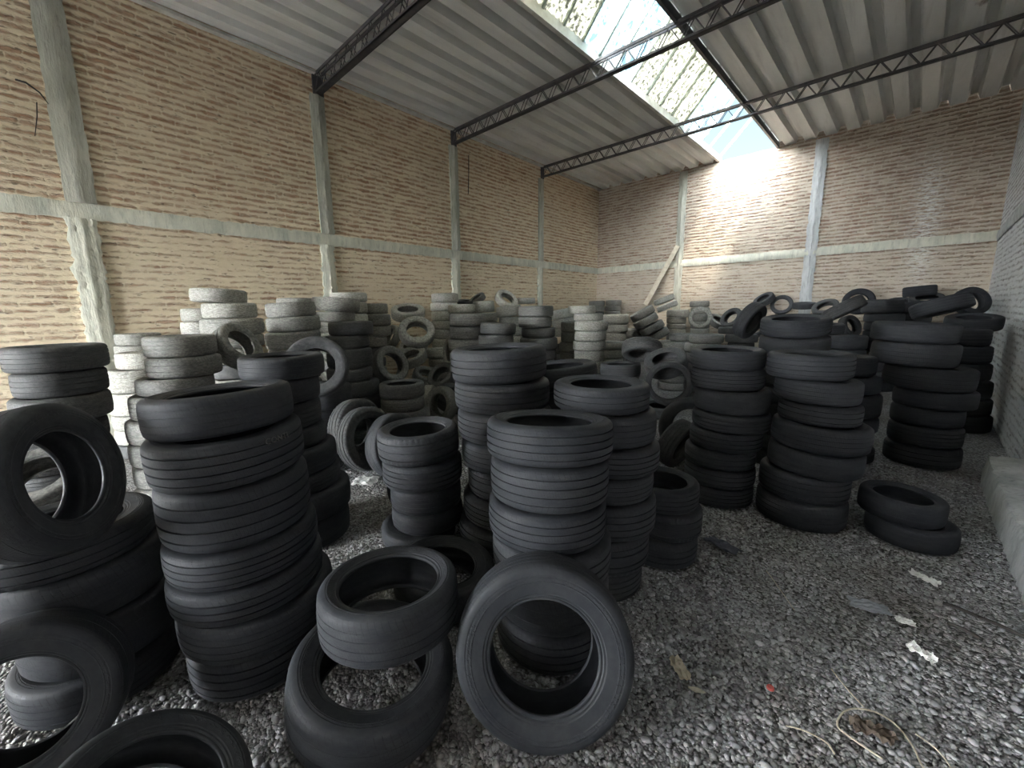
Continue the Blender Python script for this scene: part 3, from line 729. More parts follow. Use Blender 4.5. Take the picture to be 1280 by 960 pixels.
(0.365,6.539,1.244,0.362,0.256,0.052,-0.003,0.999,1.957,0.026,'worn',0.64,96,0,'second black tire down in the tall sagging stack furthest right, near the wall'),
(0.504,6.53,0.989,0.37,0.246,0.052,-0.004,0.999,1.912,0.024,'worn',0.64,96,0,'third black tire down in the tall sagging stack furthest right, near the wall'),
(0.573,6.524,0.763,0.33,0.198,0.0,0.0,1.0,3.598,0.021,'smooth',0.64,96,0,'fourth black tire down in the tall sagging stack furthest right, near the wall'),
(0.537,6.527,0.56,0.295,0.203,0.0,0.0,1.0,3.16,0.021,'smooth',0.6,56,0,'fifth black tire down in the tall sagging stack furthest right, near the wall'),
(0.544,6.527,0.344,0.303,0.223,0.0,0.0,1.0,3.241,0.027,'rib4',0.6,56,0,'sixth black tire down in the tall sagging stack furthest right, near the wall'),
(0.544,6.527,0.115,0.315,0.227,0.0,0.0,1.0,3.084,0.024,'block',0.6,56,0,'bottom black tire of the tall sagging stack furthest right, near the wall'),
(0.296,4.272,0.263,0.25,0.18,0.035,-0.002,0.999,2.599,0.014,'smooth',0.68,96,0,'topmost black tire of the low pair on the gravel in front of the sagging stack'),
(0.364,4.267,0.086,0.26,0.169,0.0,0.0,1.0,1.547,0.015,'smooth',0.64,96,0,'bottom black tire of the low pair on the gravel in front of the sagging stack'),
(-2.043,2.999,1.215,0.354,0.197,-0.086,-0.059,0.995,5.658,0.025,'rib3',0.68,96,6,'topmost black tire of the half hidden tilted-top stack between the two centre towers'),
(-2.043,2.999,1.021,0.349,0.183,0.0,0.0,1.0,0.682,0.031,'worn',0.64,96,6,'second black tire down in the half hidden tilted-top stack between the two centre towers'),
(-2.866,5.962,0.844,0.31,0.194,0.0,0.0,1.0,0.813,0.04,'rib4',0.64,56,6,'topmost black tire of the stack whose dusty ring top shows left of the upright ring'),
(-4.903,0.746,1.524,0.291,0.194,0.0,0.0,1.0,1.219,0.374,'rib4',0.6,96,4,'topmost dusty grey tire of the dusty stack behind the tall crooked front tower'),
(-4.902,0.756,1.328,0.304,0.191,0.0,0.0,1.0,2.023,0.283,'wide',0.64,96,4,'second dusty grey tire down in the dusty stack behind the tall crooked front tower'),
(-4.915,0.669,1.154,0.31,0.152,0.0,0.0,1.0,0.659,0.304,'smooth',0.68,96,4,'third dusty grey tire down in the dusty stack behind the tall crooked front tower'),
(-4.924,0.596,0.965,0.305,0.22,0.0,0.0,1.0,4.507,0.366,'rib4',0.64,96,4,'fourth dusty grey tire down in the dusty stack behind the tall crooked front tower'),
(-4.928,0.557,0.744,0.316,0.216,0.0,0.0,1.0,2.36,0.361,'worn',0.6,96,4,'fifth dusty grey tire down in the dusty stack behind the tall crooked front tower'),
(-4.93,0.541,0.526,0.306,0.214,0.0,0.0,1.0,3.38,0.314,'smooth',0.64,96,4,'sixth dusty grey tire down in the dusty stack behind the tall crooked front tower'),
(-4.93,0.541,0.313,0.301,0.205,0.0,0.0,1.0,3.326,0.388,'smooth',0.64,96,4,'seventh dusty grey tire down in the dusty stack behind the tall crooked front tower'),
(-4.93,0.541,0.104,0.296,0.205,0.0,0.0,1.0,1.461,0.386,'smooth',0.64,96,4,'eighth dusty grey tire down in the dusty stack behind the tall crooked front tower'),
(-6.909,0.641,1.253,0.282,0.207,0.0,0.0,1.0,5.669,0.845,'block',0.64,56,4,'topmost whitish tire of the whitened stack by the cracked left wall pillar'),
(-6.916,0.558,1.003,0.313,0.286,0.0,0.0,1.0,1.37,0.685,'rib3',0.64,56,4,'second whitish tire down in the whitened stack by the cracked left wall pillar'),
(-6.918,0.528,0.715,0.306,0.281,0.0,0.0,1.0,5.583,0.942,'rib4',0.64,56,4,'third whitish tire down in the whitened stack by the cracked left wall pillar'),
(-6.918,0.528,0.477,0.296,0.188,0.0,0.0,1.0,2.436,0.616,'rib4',0.64,56,4,'fourth whitish tire down in the whitened stack by the cracked left wall pillar'),
(-6.918,0.528,0.286,0.292,0.188,0.0,0.0,1.0,1.26,0.73,'worn',0.64,56,4,'fifth whitish tire down in the whitened stack by the cracked left wall pillar'),
(-7.465,0.673,1.501,0.255,0.158,0.0,0.0,1.0,0.603,0.523,'block',0.6,56,4,'topmost dusty tire of the small pair against the wall by the cracked pillar'),
(-7.466,0.653,1.345,0.255,0.148,0.0,0.0,1.0,0.725,0.509,'rib3',0.64,56,4,'second dusty tire down in the small pair against the wall by the cracked pillar'),
(-6.083,1.382,2.044,0.307,0.168,0.012,0.051,0.999,3.157,0.658,'block',0.64,56,4,'topmost whitish tire of the white topped stack highest along the left wall'),
(-6.061,1.477,1.861,0.306,0.191,0.0,0.0,1.0,3.027,0.717,'rib4',0.6,56,4,'second whitish tire down in the white topped stack highest along the left wall'),
(-6.058,1.488,1.663,0.357,0.201,0.0,0.0,1.0,0.92,0.5,'block',0.68,56,4,'third whitish tire down in the white topped stack highest along the left wall'),
(-6.062,1.472,1.477,0.353,0.164,0.0,0.0,1.0,5.277,0.553,'rib4',0.64,56,4,'fourth whitish tire down in the white topped stack highest along the left wall'),
(-6.062,1.472,1.294,0.326,0.196,0.0,0.0,1.0,3.641,0.817,'wide',0.6,56,4,'fifth whitish tire down in the white topped stack highest along the left wall'),
(-6.062,1.472,0.896,0.326,0.196,0.0,0.0,1.0,0.487,0.536,'wide',0.68,56,4,'seventh whitish tire down in the white topped stack highest along the left wall'),
(-7.254,1.435,1.816,0.29,0.189,0.0,0.0,1.0,2.678,0.622,'worn',0.68,56,4,'topmost whitish tire of the white pair propping the highest left wall stack'),
(-7.258,1.418,1.624,0.295,0.19,0.0,0.0,1.0,0.083,0.722,'rib4',0.64,56,4,'second whitish tire down in the white pair propping the highest left wall stack'),
(-5.309,1.952,1.86,0.285,0.175,-0.018,-0.049,0.999,1.138,0.406,'block',0.64,56,4,'topmost dusty grey tire of the grey three-tier stack right of the highest left wall stack'),
(-5.304,1.966,1.682,0.31,0.177,-0.012,-0.033,0.999,2.545,0.361,'wide',0.64,56,4,'second tire down in the grey three-tier stack right of the highest left wall stack'),
(-5.31,1.949,1.488,0.32,0.205,-0.012,-0.033,0.999,3.219,0.313,'rib4',0.6,56,4,'third tire down in the grey three-tier stack right of the highest left wall stack'),
(-5.31,1.949,1.285,0.3,0.195,0.0,0.0,1.0,3.578,0.28,'rib4',0.68,56,4,'fourth tire down in the grey three-tier stack right of the highest left wall stack'),
(-5.901,2.821,1.933,0.341,0.198,0.023,0.047,0.999,5.054,0.451,'smooth',0.64,56,4,'topmost dusty tire of the stack bulging out beneath the second wall pillar'),
(-5.919,2.781,1.759,0.302,0.144,0.0,0.0,1.0,5.116,0.469,'rib4',0.64,56,4,'second dusty tire down in the stack bulging out beneath the second wall pillar'),
(-5.92,2.78,1.606,0.314,0.157,0.0,0.0,1.0,4.818,0.508,'rib3',0.64,56,4,'third dusty tire down in the stack bulging out beneath the second wall pillar'),
(-5.92,2.78,1.431,0.314,0.188,0.0,0.0,1.0,4.538,0.604,'worn',0.64,56,4,'fourth dusty tire down in the stack bulging out beneath the second wall pillar'),
(-5.92,2.78,1.24,0.309,0.188,0.0,0.0,1.0,2.944,0.419,'rib3',0.64,56,4,'fifth dusty tire down in the stack bulging out beneath the second wall pillar'),
(-5.92,2.78,1.049,0.314,0.188,0.0,0.0,1.0,1.458,0.403,'rib3',0.6,56,4,'sixth dusty tire down in the stack bulging out beneath the second wall pillar'),
(-5.92,2.78,0.859,0.309,0.188,0.0,0.0,1.0,2.121,0.652,'wide',0.64,56,4,'seventh dusty tire down in the stack bulging out beneath the second wall pillar'),
(-6.525,3.35,2.064,0.3,0.151,0.0,0.0,1.0,3.348,0.753,'smooth',0.64,56,4,'topmost pale tire of the stack peeking over the bulging one beneath the pillar'),
(-6.525,3.35,1.888,0.295,0.196,0.0,0.0,1.0,4.404,0.659,'worn',0.64,56,4,'second pale tire down in the stack peeking over the bulging one beneath the pillar'),
(-6.525,3.35,1.69,0.291,0.196,0.0,0.0,1.0,0.721,0.788,'smooth',0.6,56,4,'third pale tire down in the stack peeking over the bulging one beneath the pillar'),
(-7.245,2.742,1.999,0.289,0.14,0.0,0.0,1.0,2.786,0.527,'rib4',0.64,56,4,'topmost pale tire of the stack peeking over the grey three-tier stack'),
(-6.885,4.0,1.872,0.274,0.197,0.0,0.0,1.0,4.07,0.493,'block',0.64,56,4,'topmost dusty tire of the stack on the left flank of the tumbled tires'),
(-6.878,4.013,1.664,0.304,0.213,0.0,0.0,1.0,1.731,0.372,'rib3',0.64,56,4,'second dusty tire down in the stack on the left flank of the tumbled tires'),
(-6.884,4.002,1.461,0.306,0.186,0.0,0.0,1.0,6.074,0.453,'smooth',0.68,56,4,'third dusty tire down in the stack on the left flank of the tumbled tires'),
(-6.934,3.915,1.267,0.319,0.197,0.0,0.0,1.0,5.084,0.509,'rib4',0.68,56,4,'fourth dusty tire down in the stack on the left flank of the tumbled tires'),
(-7.181,6.009,2.102,0.308,0.205,0.0,0.0,1.0,2.427,0.549,'smooth',0.6,56,3,'topmost whitish tire of the slender whitish column right of the tumbled tires'),
(-7.197,5.989,1.903,0.309,0.189,0.0,0.0,1.0,6.092,0.85,'worn',0.68,56,3,'second whitish tire down in the slender whitish column right of the tumbled tires'),
(-7.191,5.997,1.702,0.31,0.208,0.0,0.0,1.0,2.698,0.821,'smooth',0.6,56,3,'third whitish tire down in the slender whitish column right of the tumbled tires'),
(-7.196,5.991,1.499,0.311,0.192,0.0,0.0,1.0,3.754,0.695,'rib3',0.68,56,3,'fourth whitish tire down in the slender whitish column right of the tumbled tires'),
(-7.195,5.992,1.294,0.303,0.211,0.0,0.0,1.0,4.114,0.65,'rib3',0.68,56,3,'fifth whitish tire down in the slender whitish column right of the tumbled tires'),
(-7.201,5.985,1.079,0.304,0.212,0.0,0.0,1.0,0.169,0.718,'rib3',0.64,56,3,'sixth whitish tire down in the slender whitish column right of the tumbled tires'),
(-6.649,5.341,0.936,0.294,0.194,0.0,0.0,1.0,3.975,0.699,'smooth',0.6,56,3,'topmost pale tire of the low pair at the foot of the whitish column'),
(-6.601,5.4,0.744,0.296,0.182,0.0,0.0,1.0,0.332,0.587,'wide',0.68,56,3,'second pale tire down in the low pair at the foot of the whitish column'),
(-6.601,5.4,0.543,0.29,0.214,0.0,0.0,1.0,3.653,0.558,'worn',0.6,56,3,'third pale tire down in the low pair at the foot of the whitish column'),
(-5.138,4.803,1.654,0.319,0.207,0.0,0.0,1.0,5.009,0.319,'rib3',0.6,56,3,'topmost dusty grey tire of the dusky stack in front of the whitish column'),
(-5.156,4.783,1.435,0.3,0.223,0.0,0.0,1.0,1.576,0.247,'wide',0.68,56,3,'second dusty grey tire down in the dusky stack in front of the whitish column'),
(-5.175,4.762,1.215,0.308,0.211,0.0,0.0,1.0,5.886,0.324,'rib4',0.6,56,3,'third dusty grey tire down in the dusky stack in front of the whitish column'),
(-6.592,5.98,1.85,0.296,0.197,0.0,0.0,1.0,6.147,0.729,'worn',0.64,56,3,'topmost pale tire of the rounded stack behind the dusky one, by the column'),
(-7.079,7.115,1.895,0.296,0.279,-0.037,-0.037,0.999,0.317,0.807,'smooth',0.6,56,3,'topmost whitish tire of the stack under the tilted white tire, back row centre'),
(-7.012,7.18,1.647,0.278,0.209,0.0,0.0,1.0,5.408,0.668,'rib4',0.64,56,3,'second whitish tire down in the stack under the tilted white tire, back row centre'),
(-6.225,7.126,1.78,0.298,0.246,-0.079,-0.069,0.995,2.282,0.609,'rib4',0.6,56,3,'topmost pale tire of the stack right of the tilted white tire, back row'),
(-6.171,7.173,1.547,0.299,0.214,0.0,0.0,1.0,3.775,0.538,'worn',0.68,56,3,'second pale tire down in the stack right of the tilted white tire, back row'),
(-6.158,7.183,1.329,0.301,0.214,0.0,0.0,1.0,2.286,0.702,'wide',0.68,56,3,'third pale tire down in the stack right of the tilted white tire, back row'),
(-6.189,7.157,1.102,0.302,0.233,0.0,0.0,1.0,5.983,0.736,'block',0.64,56,3,'fourth pale tire down in the stack right of the tilted white tire, back row'),
(-4.542,4.921,1.507,0.299,0.187,0.038,0.035,0.999,0.715,0.134,'rib4',0.68,56,3,'topmost dark tire of the tilted-top dark stack seen over the tallest centre tower'),
(-4.569,4.896,1.323,0.294,0.176,0.0,0.0,1.0,1.725,0.144,'block',0.64,56,3,'second dark tire down in the tilted-top dark stack seen over the tallest centre tower'),
(-4.581,4.885,1.143,0.296,0.177,0.0,0.0,1.0,3.976,0.127,'wide',0.64,56,3,'third dark tire down in the tilted-top dark stack seen over the tallest centre tower'),
(-4.463,5.853,1.776,0.316,0.188,0.0,0.0,1.0,3.153,0.277,'rib4',0.64,56,3,'topmost dusty grey tire of the upright dark-topped stack over the second centre tower'),
(-4.474,5.844,1.584,0.303,0.19,0.0,0.0,1.0,3.946,0.265,'rib4',0.6,56,3,'second dusty grey tire down in the upright dark-topped stack over the second centre tower'),
(-4.428,5.879,1.397,0.304,0.179,0.0,0.0,1.0,0.169,0.136,'rib3',0.68,56,3,'third dusty grey tire down in the upright dark-topped stack over the second centre tower'),
(-4.423,5.883,1.202,0.342,0.204,0.0,0.0,1.0,0.455,0.138,'rib4',0.64,56,3,'fourth dusty grey tire down in the upright dark-topped stack over the second centre tower'),
(-4.423,5.883,1.007,0.311,0.18,0.0,0.0,1.0,3.458,0.143,'wide',0.64,56,3,'fifth dusty grey tire down in the upright dark-topped stack over the second centre tower'),
(-5.385,8.122,1.703,0.299,0.215,-0.145,-0.096,0.985,3.005,0.612,'rib3',0.68,56,3,'topmost pale tire of the slanting pair right of the dark-topped stack'),
(-5.352,8.144,1.484,0.3,0.217,-0.145,-0.095,0.985,4.678,0.491,'rib3',0.68,56,3,'second pale tire down in the slanting pair right of the dark-topped stack'),
(-5.35,8.145,1.272,0.301,0.2,-0.087,-0.057,0.995,2.809,0.671,'rib4',0.6,56,3,'third pale tire down in the slanting pair right of the dark-topped stack'),
(-3.957,6.587,1.789,0.25,0.139,0.0,0.0,1.0,2.79,0.666,'block',0.64,56,3,'topmost pale tire of the stepped pale stack in the middle of the back row'),
(-3.856,6.646,1.653,0.267,0.128,0.0,0.0,1.0,2.317,0.645,'worn',0.64,56,3,'second pale tire down in the stepped pale stack in the middle of the back row'),
(-3.81,6.673,1.496,0.303,0.181,0.0,0.0,1.0,1.827,0.618,'smooth',0.64,56,3,'third pale tire down in the stepped pale stack in the middle of the back row'),
(-3.818,6.668,1.311,0.29,0.184,0.0,0.0,1.0,2.686,0.648,'block',0.64,56,3,'fourth pale tire down in the stepped pale stack in the middle of the back row'),
(-3.834,6.659,1.132,0.298,0.17,0.0,0.0,1.0,5.496,0.536,'rib4',0.68,56,3,'fifth pale tire down in the stepped pale stack in the middle of the back row'),
(-3.834,6.659,0.941,0.277,0.206,0.0,0.0,1.0,3.543,0.453,'rib4',0.68,56,3,'sixth pale tire down in the stepped pale stack in the middle of the back row'),
(-3.834,6.659,0.732,0.273,0.206,0.0,0.0,1.0,1.877,0.57,'wide',0.68,56,3,'seventh pale tire down in the stepped pale stack in the middle of the back row'),
(-4.339,7.007,1.454,0.299,0.212,0.0,0.0,1.0,1.339,0.327,'rib4',0.64,56,3,'topmost dusty grey tire of the flat-topped stack in front of the stepped pale stack'),
(-4.323,7.016,1.247,0.315,0.197,0.0,0.0,1.0,3.107,0.31,'rib4',0.64,56,3,'second dusty grey tire down in the flat-topped stack in front of the stepped pale stack'),
(-4.348,7.001,1.053,0.317,0.184,0.0,0.0,1.0,5.537,0.325,'rib3',0.64,56,3,'third dusty grey tire down in the flat-topped stack in front of the stepped pale stack'),
(-4.348,7.001,0.864,0.306,0.189,0.0,0.0,1.0,2.301,0.247,'wide',0.64,56,3,'fourth dusty grey tire down in the flat-topped stack in front of the stepped pale stack'),
(-7.351,13.248,1.978,0.28,0.193,0.0,0.0,1.0,3.575,0.298,'wide',0.68,56,3,'topmost brownish tire of the tiny pair at the corner, left one'),
(-7.335,13.257,1.796,0.267,0.166,0.0,0.0,1.0,2.751,0.446,'wide',0.64,56,3,'second brownish tire down in the tiny pair at the corner, left one'),
(-6.791,13.429,1.992,0.272,0.189,0.0,0.0,1.0,1.995,0.425,'rib3',0.68,56,3,'topmost brownish tire of the tiny pair at the corner, right one'),
(-6.81,13.419,1.8,0.273,0.19,0.0,0.0,1.0,0.529,0.35,'wide',0.64,56,3,'second brownish tire down in the tiny pair at the corner, right one'),
(-6.81,13.419,1.609,0.269,0.186,0.0,0.0,1.0,4.252,0.43,'rib4',0.64,56,3,'third brownish tire down in the tiny pair at the corner, right one'),
(-4.71,9.421,1.531,0.325,0.246,0.0,0.0,1.0,4.64,0.47,'block',0.64,56,3,'topmost dusty tire of the wide stack left of the slanting four, back row'),
(-4.703,9.424,1.309,0.307,0.191,0.0,0.0,1.0,5.252,0.421,'worn',0.64,56,3,'second dusty tire down in the wide stack left of the slanting four, back row'),
(-4.714,9.419,1.104,0.289,0.213,0.0,0.0,1.0,4.766,0.465,'rib4',0.6,56,3,'third dusty tire down in the wide stack left of the slanting four, back row'),
(-4.59,10.031,1.163,0.306,0.238,0.0,0.0,1.0,1.389,0.293,'rib3',0.6,56,3,'topmost dusty grey tire of the single low stack in front of the slanting four'),
(-4.582,10.035,0.93,0.307,0.22,0.0,0.0,1.0,6.069,0.14,'rib4',0.64,56,3,'second dusty grey tire down in the single low stack in front of the slanting four'),
(-4.6,13.506,1.602,0.339,0.244,0.0,0.0,1.0,0.402,0.441,'block',0.68,56,3,'topmost dusty tire of the neat stack of four beside the small upright ring'),
(-4.632,13.495,1.378,0.294,0.198,0.0,0.0,1.0,2.101,0.42,'block',0.6,56,3,'second dusty tire down in the neat stack of four beside the small upright ring'),
(-4.623,13.498,1.196,0.294,0.161,0.0,0.0,1.0,0.532,0.364,'rib4',0.64,56,3,'third dusty tire down in the neat stack of four beside the small upright ring'),
(-4.625,13.497,1.019,0.283,0.187,0.0,0.0,1.0,4.684,0.437,'rib4',0.6,56,3,'fourth dusty tire down in the neat stack of four beside the small upright ring'),
(-3.988,13.554,1.884,0.277,0.189,0.0,0.0,1.0,3.071,0.441,'rib4',0.64,56,3,'topmost brownish tire of the brownish stack behind the small upright ring'),
(-3.965,13.56,1.679,0.266,0.214,0.0,0.0,1.0,2.477,0.494,'rib3',0.68,56,3,'second brownish tire down in the brownish stack behind the small upright ring'),
(-3.952,13.564,1.462,0.266,0.215,0.0,0.0,1.0,3.1,0.377,'rib3',0.64,56,3,'third brownish tire down in the brownish stack behind the small upright ring'),
(-3.939,13.568,1.243,0.267,0.216,0.0,0.0,1.0,4.447,0.418,'wide',0.6,56,3,'fourth brownish tire down in the brownish stack behind the small upright ring'),
(-3.939,13.568,1.04,0.265,0.186,0.0,0.0,1.0,5.36,0.495,'worn',0.64,56,3,'fifth brownish tire down in the brownish stack behind the small upright ring'),
(-4.358,8.522,0.967,0.318,0.176,0.0,0.0,1.0,5.581,0.473,'block',0.6,56,6,'topmost dusty tire of the low dusty stack left of the arched tire'),
(-4.368,8.517,0.778,0.302,0.197,0.0,0.0,1.0,3.29,0.504,'wide',0.6,56,6,'second dusty tire down in the low dusty stack left of the arched tire'),
(-4.368,8.517,0.565,0.305,0.223,0.0,0.0,1.0,2.648,0.453,'block',0.6,56,6,'third dusty tire down in the low dusty stack left of the arched tire'),
(-2.306,8.379,1.198,0.298,0.16,0.0,0.0,1.0,4.655,0.236,'rib4',0.64,56,6,'topmost dusty grey tire of the flat tire stack with a wide dark opening'),
(-2.356,8.365,1.035,0.322,0.161,0.0,0.0,1.0,2.015,0.306,'worn',0.64,56,6,'second dusty grey tire down in the flat tire stack with a wide dark opening'),
(-2.983,9.16,1.157,0.283,0.149,0.0,0.0,1.0,1.721,0.232,'smooth',0.64,56,6,'topmost dusty grey tire of the flat stack left of the wide dark opening'),
(-3.141,9.107,0.98,0.337,0.199,0.0,0.0,1.0,4.589,0.293,'worn',0.64,56,6,'second dusty grey tire down in the flat stack left of the wide dark opening'),
(-3.141,9.107,0.264,0.301,0.173,0.0,0.0,1.0,5.729,0.222,'rib4',0.64,56,6,'sixth dusty grey tire down in the flat stack left of the wide dark opening'),
(-3.141,9.107,0.088,0.305,0.173,0.0,0.0,1.0,5.71,0.277,'rib4',0.68,56,6,'seventh dusty grey tire down in the flat stack left of the wide dark opening'),
(-2.806,12.162,1.164,0.25,0.185,0.0,0.0,1.0,1.159,0.092,'rib4',0.64,56,6,'topmost dark grey tire of the flat stack right of the wide dark opening'),
(-2.509,12.227,0.963,0.379,0.211,0.0,0.0,1.0,3.735,0.103,'rib4',0.68,56,6,'second dark grey tire down in the flat stack right of the wide dark opening'),
(-2.509,12.227,0.749,0.31,0.211,0.0,0.0,1.0,2.528,0.103,'rib4',0.64,56,6,'third dark grey tire down in the flat stack right of the wide dark opening'),
(0.099,11.597,1.741,0.328,0.281,0.0,0.0,1.0,5.359,0.04,'rib3',0.68,56,0,'topmost black tire of the wide flat stack high in the right heap'),
(0.147,11.596,1.51,0.315,0.173,0.0,0.0,1.0,4.146,0.033,'worn',0.64,56,0,'second black tire down in the wide flat stack high in the right heap'),
(0.166,11.596,1.335,0.315,0.173,0.0,0.0,1.0,5.417,0.038,'rib4',0.68,56,0,'third black tire down in the wide flat stack high in the right heap'),
(0.166,11.596,1.143,0.314,0.205,0.0,0.0,1.0,5.033,0.032,'rib4',0.64,56,0,'fourth black tire down in the wide flat stack high in the right heap'),
(0.166,11.596,0.935,0.31,0.205,0.0,0.0,1.0,4.947,0.032,'smooth',0.64,56,0,'fifth black tire down in the wide flat stack high in the right heap'),
(0.166,11.596,0.52,0.31,0.205,0.0,0.0,1.0,5.489,0.026,'rib4',0.6,56,0,'seventh black tire down in the wide flat stack high in the right heap'),
(0.166,11.596,0.312,0.314,0.205,0.0,0.0,1.0,4.479,0.04,'worn',0.64,56,0,'eighth black tire down in the wide flat stack high in the right heap'),
(0.166,11.596,0.104,0.31,0.205,0.0,0.0,1.0,0.985,0.035,'rib4',0.68,56,0,'ninth black tire down in the wide flat stack high in the right heap'),
(0.665,12.871,2.051,0.266,0.215,-0.087,0.004,0.996,4.0,0.019,'rib3',0.64,56,0,'topmost black tire of the stack topping the right heap by the wall corner'),
(0.895,8.654,1.314,0.311,0.225,0.0,0.0,1.0,0.946,0.016,'rib3',0.6,56,0,'topmost black tire of the dark stack hard against the right wall'),
(0.93,8.65,1.079,0.311,0.237,0.0,0.0,1.0,5.159,0.014,'rib4',0.64,56,0,'second black tire down in the dark stack hard against the right wall'),
(0.951,8.648,0.838,0.311,0.24,0.0,0.0,1.0,0.518,0.015,'block',0.64,56,0,'third black tire down in the dark stack hard against the right wall'),
(0.991,8.643,0.594,0.306,0.24,0.0,0.0,1.0,5.587,0.011,'wide',0.6,56,0,'fourth black tire down in the dark stack hard against the right wall'),
(1.008,8.641,0.354,0.311,0.232,0.0,0.0,1.0,0.12,0.014,'rib4',0.64,56,0,'fifth black tire down in the dark stack hard against the right wall'),
(1.04,8.637,0.118,0.307,0.233,0.0,0.0,1.0,4.907,0.011,'rib4',0.6,56,0,'bottom black tire of the dark stack hard against the right wall'),
(0.592,12.327,1.695,0.293,0.225,0.0,0.0,1.0,3.301,0.02,'rib4',0.68,56,0,'topmost black tire of the stack behind the long tilted tire'),
(0.592,12.327,1.482,0.289,0.195,0.0,0.0,1.0,1.985,0.017,'block',0.64,56,0,'second black tire down in the stack behind the long tilted tire'),
(-0.348,11.209,1.012,0.315,0.286,0.0,0.0,1.0,6.263,0.024,'smooth',0.64,56,0,'topmost black tire of the stack wedged between the open-topped and sagging stacks'),
(-0.348,11.209,0.759,0.31,0.214,0.0,0.0,1.0,0.467,0.027,'rib4',0.64,56,0,'second black tire down in the stack wedged between the open-topped and sagging stacks'),
(-0.89,1.213,0.385,0.367,0.222,0.617,-0.733,0.285,4.193,0.021,'worn',0.6,96,1,'big black tire standing upright on the gravel, leaning back, nearest the camera'),
(-1.487,0.853,0.509,0.31,0.217,-0.066,0.058,0.996,4.689,0.021,'worn',0.7,96,1,'low profile black tire propped on another at front centre, gravel seen through it'),
(-1.484,0.74,0.186,0.357,0.236,0.133,0.089,0.987,4.107,0.025,'smooth',0.64,96,1,'thick tire under the propped low profile one, cut by the bottom edge'),
(-1.844,1.454,0.13,0.32,0.197,0.079,0.032,0.996,4.47,0.017,'smooth',0.6,96,1,'tilted black tire behind the propped low profile one, front centre'),
(-2.419,-0.144,1.146,0.31,0.217,0.552,0.812,0.189,1.843,0.034,'smooth',0.6,96,1,'upright tire resting on the wide low stack at the left edge'),
(-2.249,-0.306,0.334,0.317,0.207,0.925,-0.255,0.28,4.847,0.021,'smooth',0.6,96,1,'upright tire standing on gravel at the bottom left corner'),
(-1.547,-0.037,0.222,0.301,0.187,0.229,0.418,0.879,5.662,0.025,'smooth',0.68,96,1,'tire lying flat at the bottom left edge with a ribbed bead'),
(-4.35,-0.266,0.627,0.26,0.197,0.513,-0.256,0.819,3.942,0.246,'rib4',0.6,96,4,'grey tire tilted on its side, seen through the upright left tire'),
(-4.088,1.696,1.264,0.31,0.197,0.844,-0.459,0.276,5.992,0.084,'smooth',0.6,96,7,'round-faced tire leaning upright behind the left front stack'),
(-5.123,1.27,1.46,0.258,0.203,0.717,0.485,0.5,3.489,0.328,'block',0.6,56,4,'tire tipped on edge among the dusty left stacks'),
(-5.431,3.392,0.994,0.3,0.187,0.922,0.097,0.375,1.185,0.246,'rib4',0.6,56,7,'dusty tire tilted with its opening facing right, on the short stack'),
(-7.461,4.741,1.288,0.256,0.165,-0.071,-0.911,0.407,2.069,0.451,'worn',0.6,56,7,'dusty tire leaning left of the two open tumbled tires'),
(-5.645,4.077,1.465,0.306,0.185,0.618,-0.369,0.695,4.545,0.492,'rib3',0.6,56,7,'dusty open tire facing forward, lower of two tumbled open ones'),
(-6.138,4.262,1.789,0.303,0.179,0.281,-0.195,0.94,5.193,0.574,'rib3',0.6,56,7,'dusty open tire lying level, upper of two tumbled open ones'),
(-6.889,4.856,1.084,0.306,0.191,0.112,-0.424,0.899,0.884,0.492,'rib4',0.6,56,7,'slanting tire just under the forward facing open one'),
(-6.427,4.5,0.933,0.294,0.183,0.122,-0.453,0.883,4.256,0.492,'rib4',0.6,56,7,'slanting ribbed tire second under the forward facing open one'),
(-6.29,4.719,0.542,0.275,0.191,0.469,0.026,0.883,1.13,0.451,'wide',0.6,56,7,'pale tire edge tilted low right of the tumbled tires'),
(-4.752,3.831,0.386,0.279,0.18,0.105,-0.979,0.174,5.256,0.246,'worn',0.6,56,7,'half ring leaning against a dark tire left of the tallest tower'),
(-4.926,4.21,0.385,0.303,0.199,0.521,-0.097,0.848,0.631,0.05,'smooth',0.6,56,7,'dark tire on its side left of the tallest tower'),
(-5.755,4.685,0.6,0.284,0.203,0.133,-0.694,0.707,6.201,0.205,'rib4',0.6,56,7,"dark tilted tire with a pale shoulder above the tallest tower's left side"),
(-5.866,5.056,1.025,0.309,0.193,-0.32,-0.942,0.105,4.843,0.451,'worn',0.6,56,7,'pale tire standing edge-on left of the tallest tower top'),
(-5.534,4.214,0.271,0.267,0.154,0.79,0.611,0.052,5.821,0.492,'rib3',0.6,56,7,'narrow pale tire standing edge-on behind the short stack'),
(-3.9,2.09,0.449,0.349,0.183,0.957,0.2,0.208,4.816,0.096,'block',0.64,96,7,'upright knobbly tire leaning beside the knee-high stack'),
(-4.131,2.106,0.509,0.344,0.2,0.951,0.255,0.174,3.032,0.12,'block',0.6,96,7,'upright tire behind the knobbly one, only its shoulder showing'),
(-3.698,2.308,0.364,0.352,0.191,0.97,0.172,0.174,4.565,0.042,'smooth',0.64,96,7,'smooth upright tire between the knobbly one and the knee-high stack'),
(-2.947,1.992,0.262,0.258,0.175,0.959,0.274,0.07,6.167,0.013,'smooth',0.6,56,7,'dark upright tire behind the knee-high stack, one edge showing'),
(-1.915,5.431,0.798,0.295,0.194,0.397,-0.915,0.07,4.146,0.042,'block',0.74,56,7,'upright ring tire facing forward left of the eight-high stack'),
(-2.097,5.777,1.017,0.285,0.2,-0.044,-0.498,0.866,1.637,0.084,'smooth',0.6,56,7,'ribbed tire tilted above the upright ring tire'),
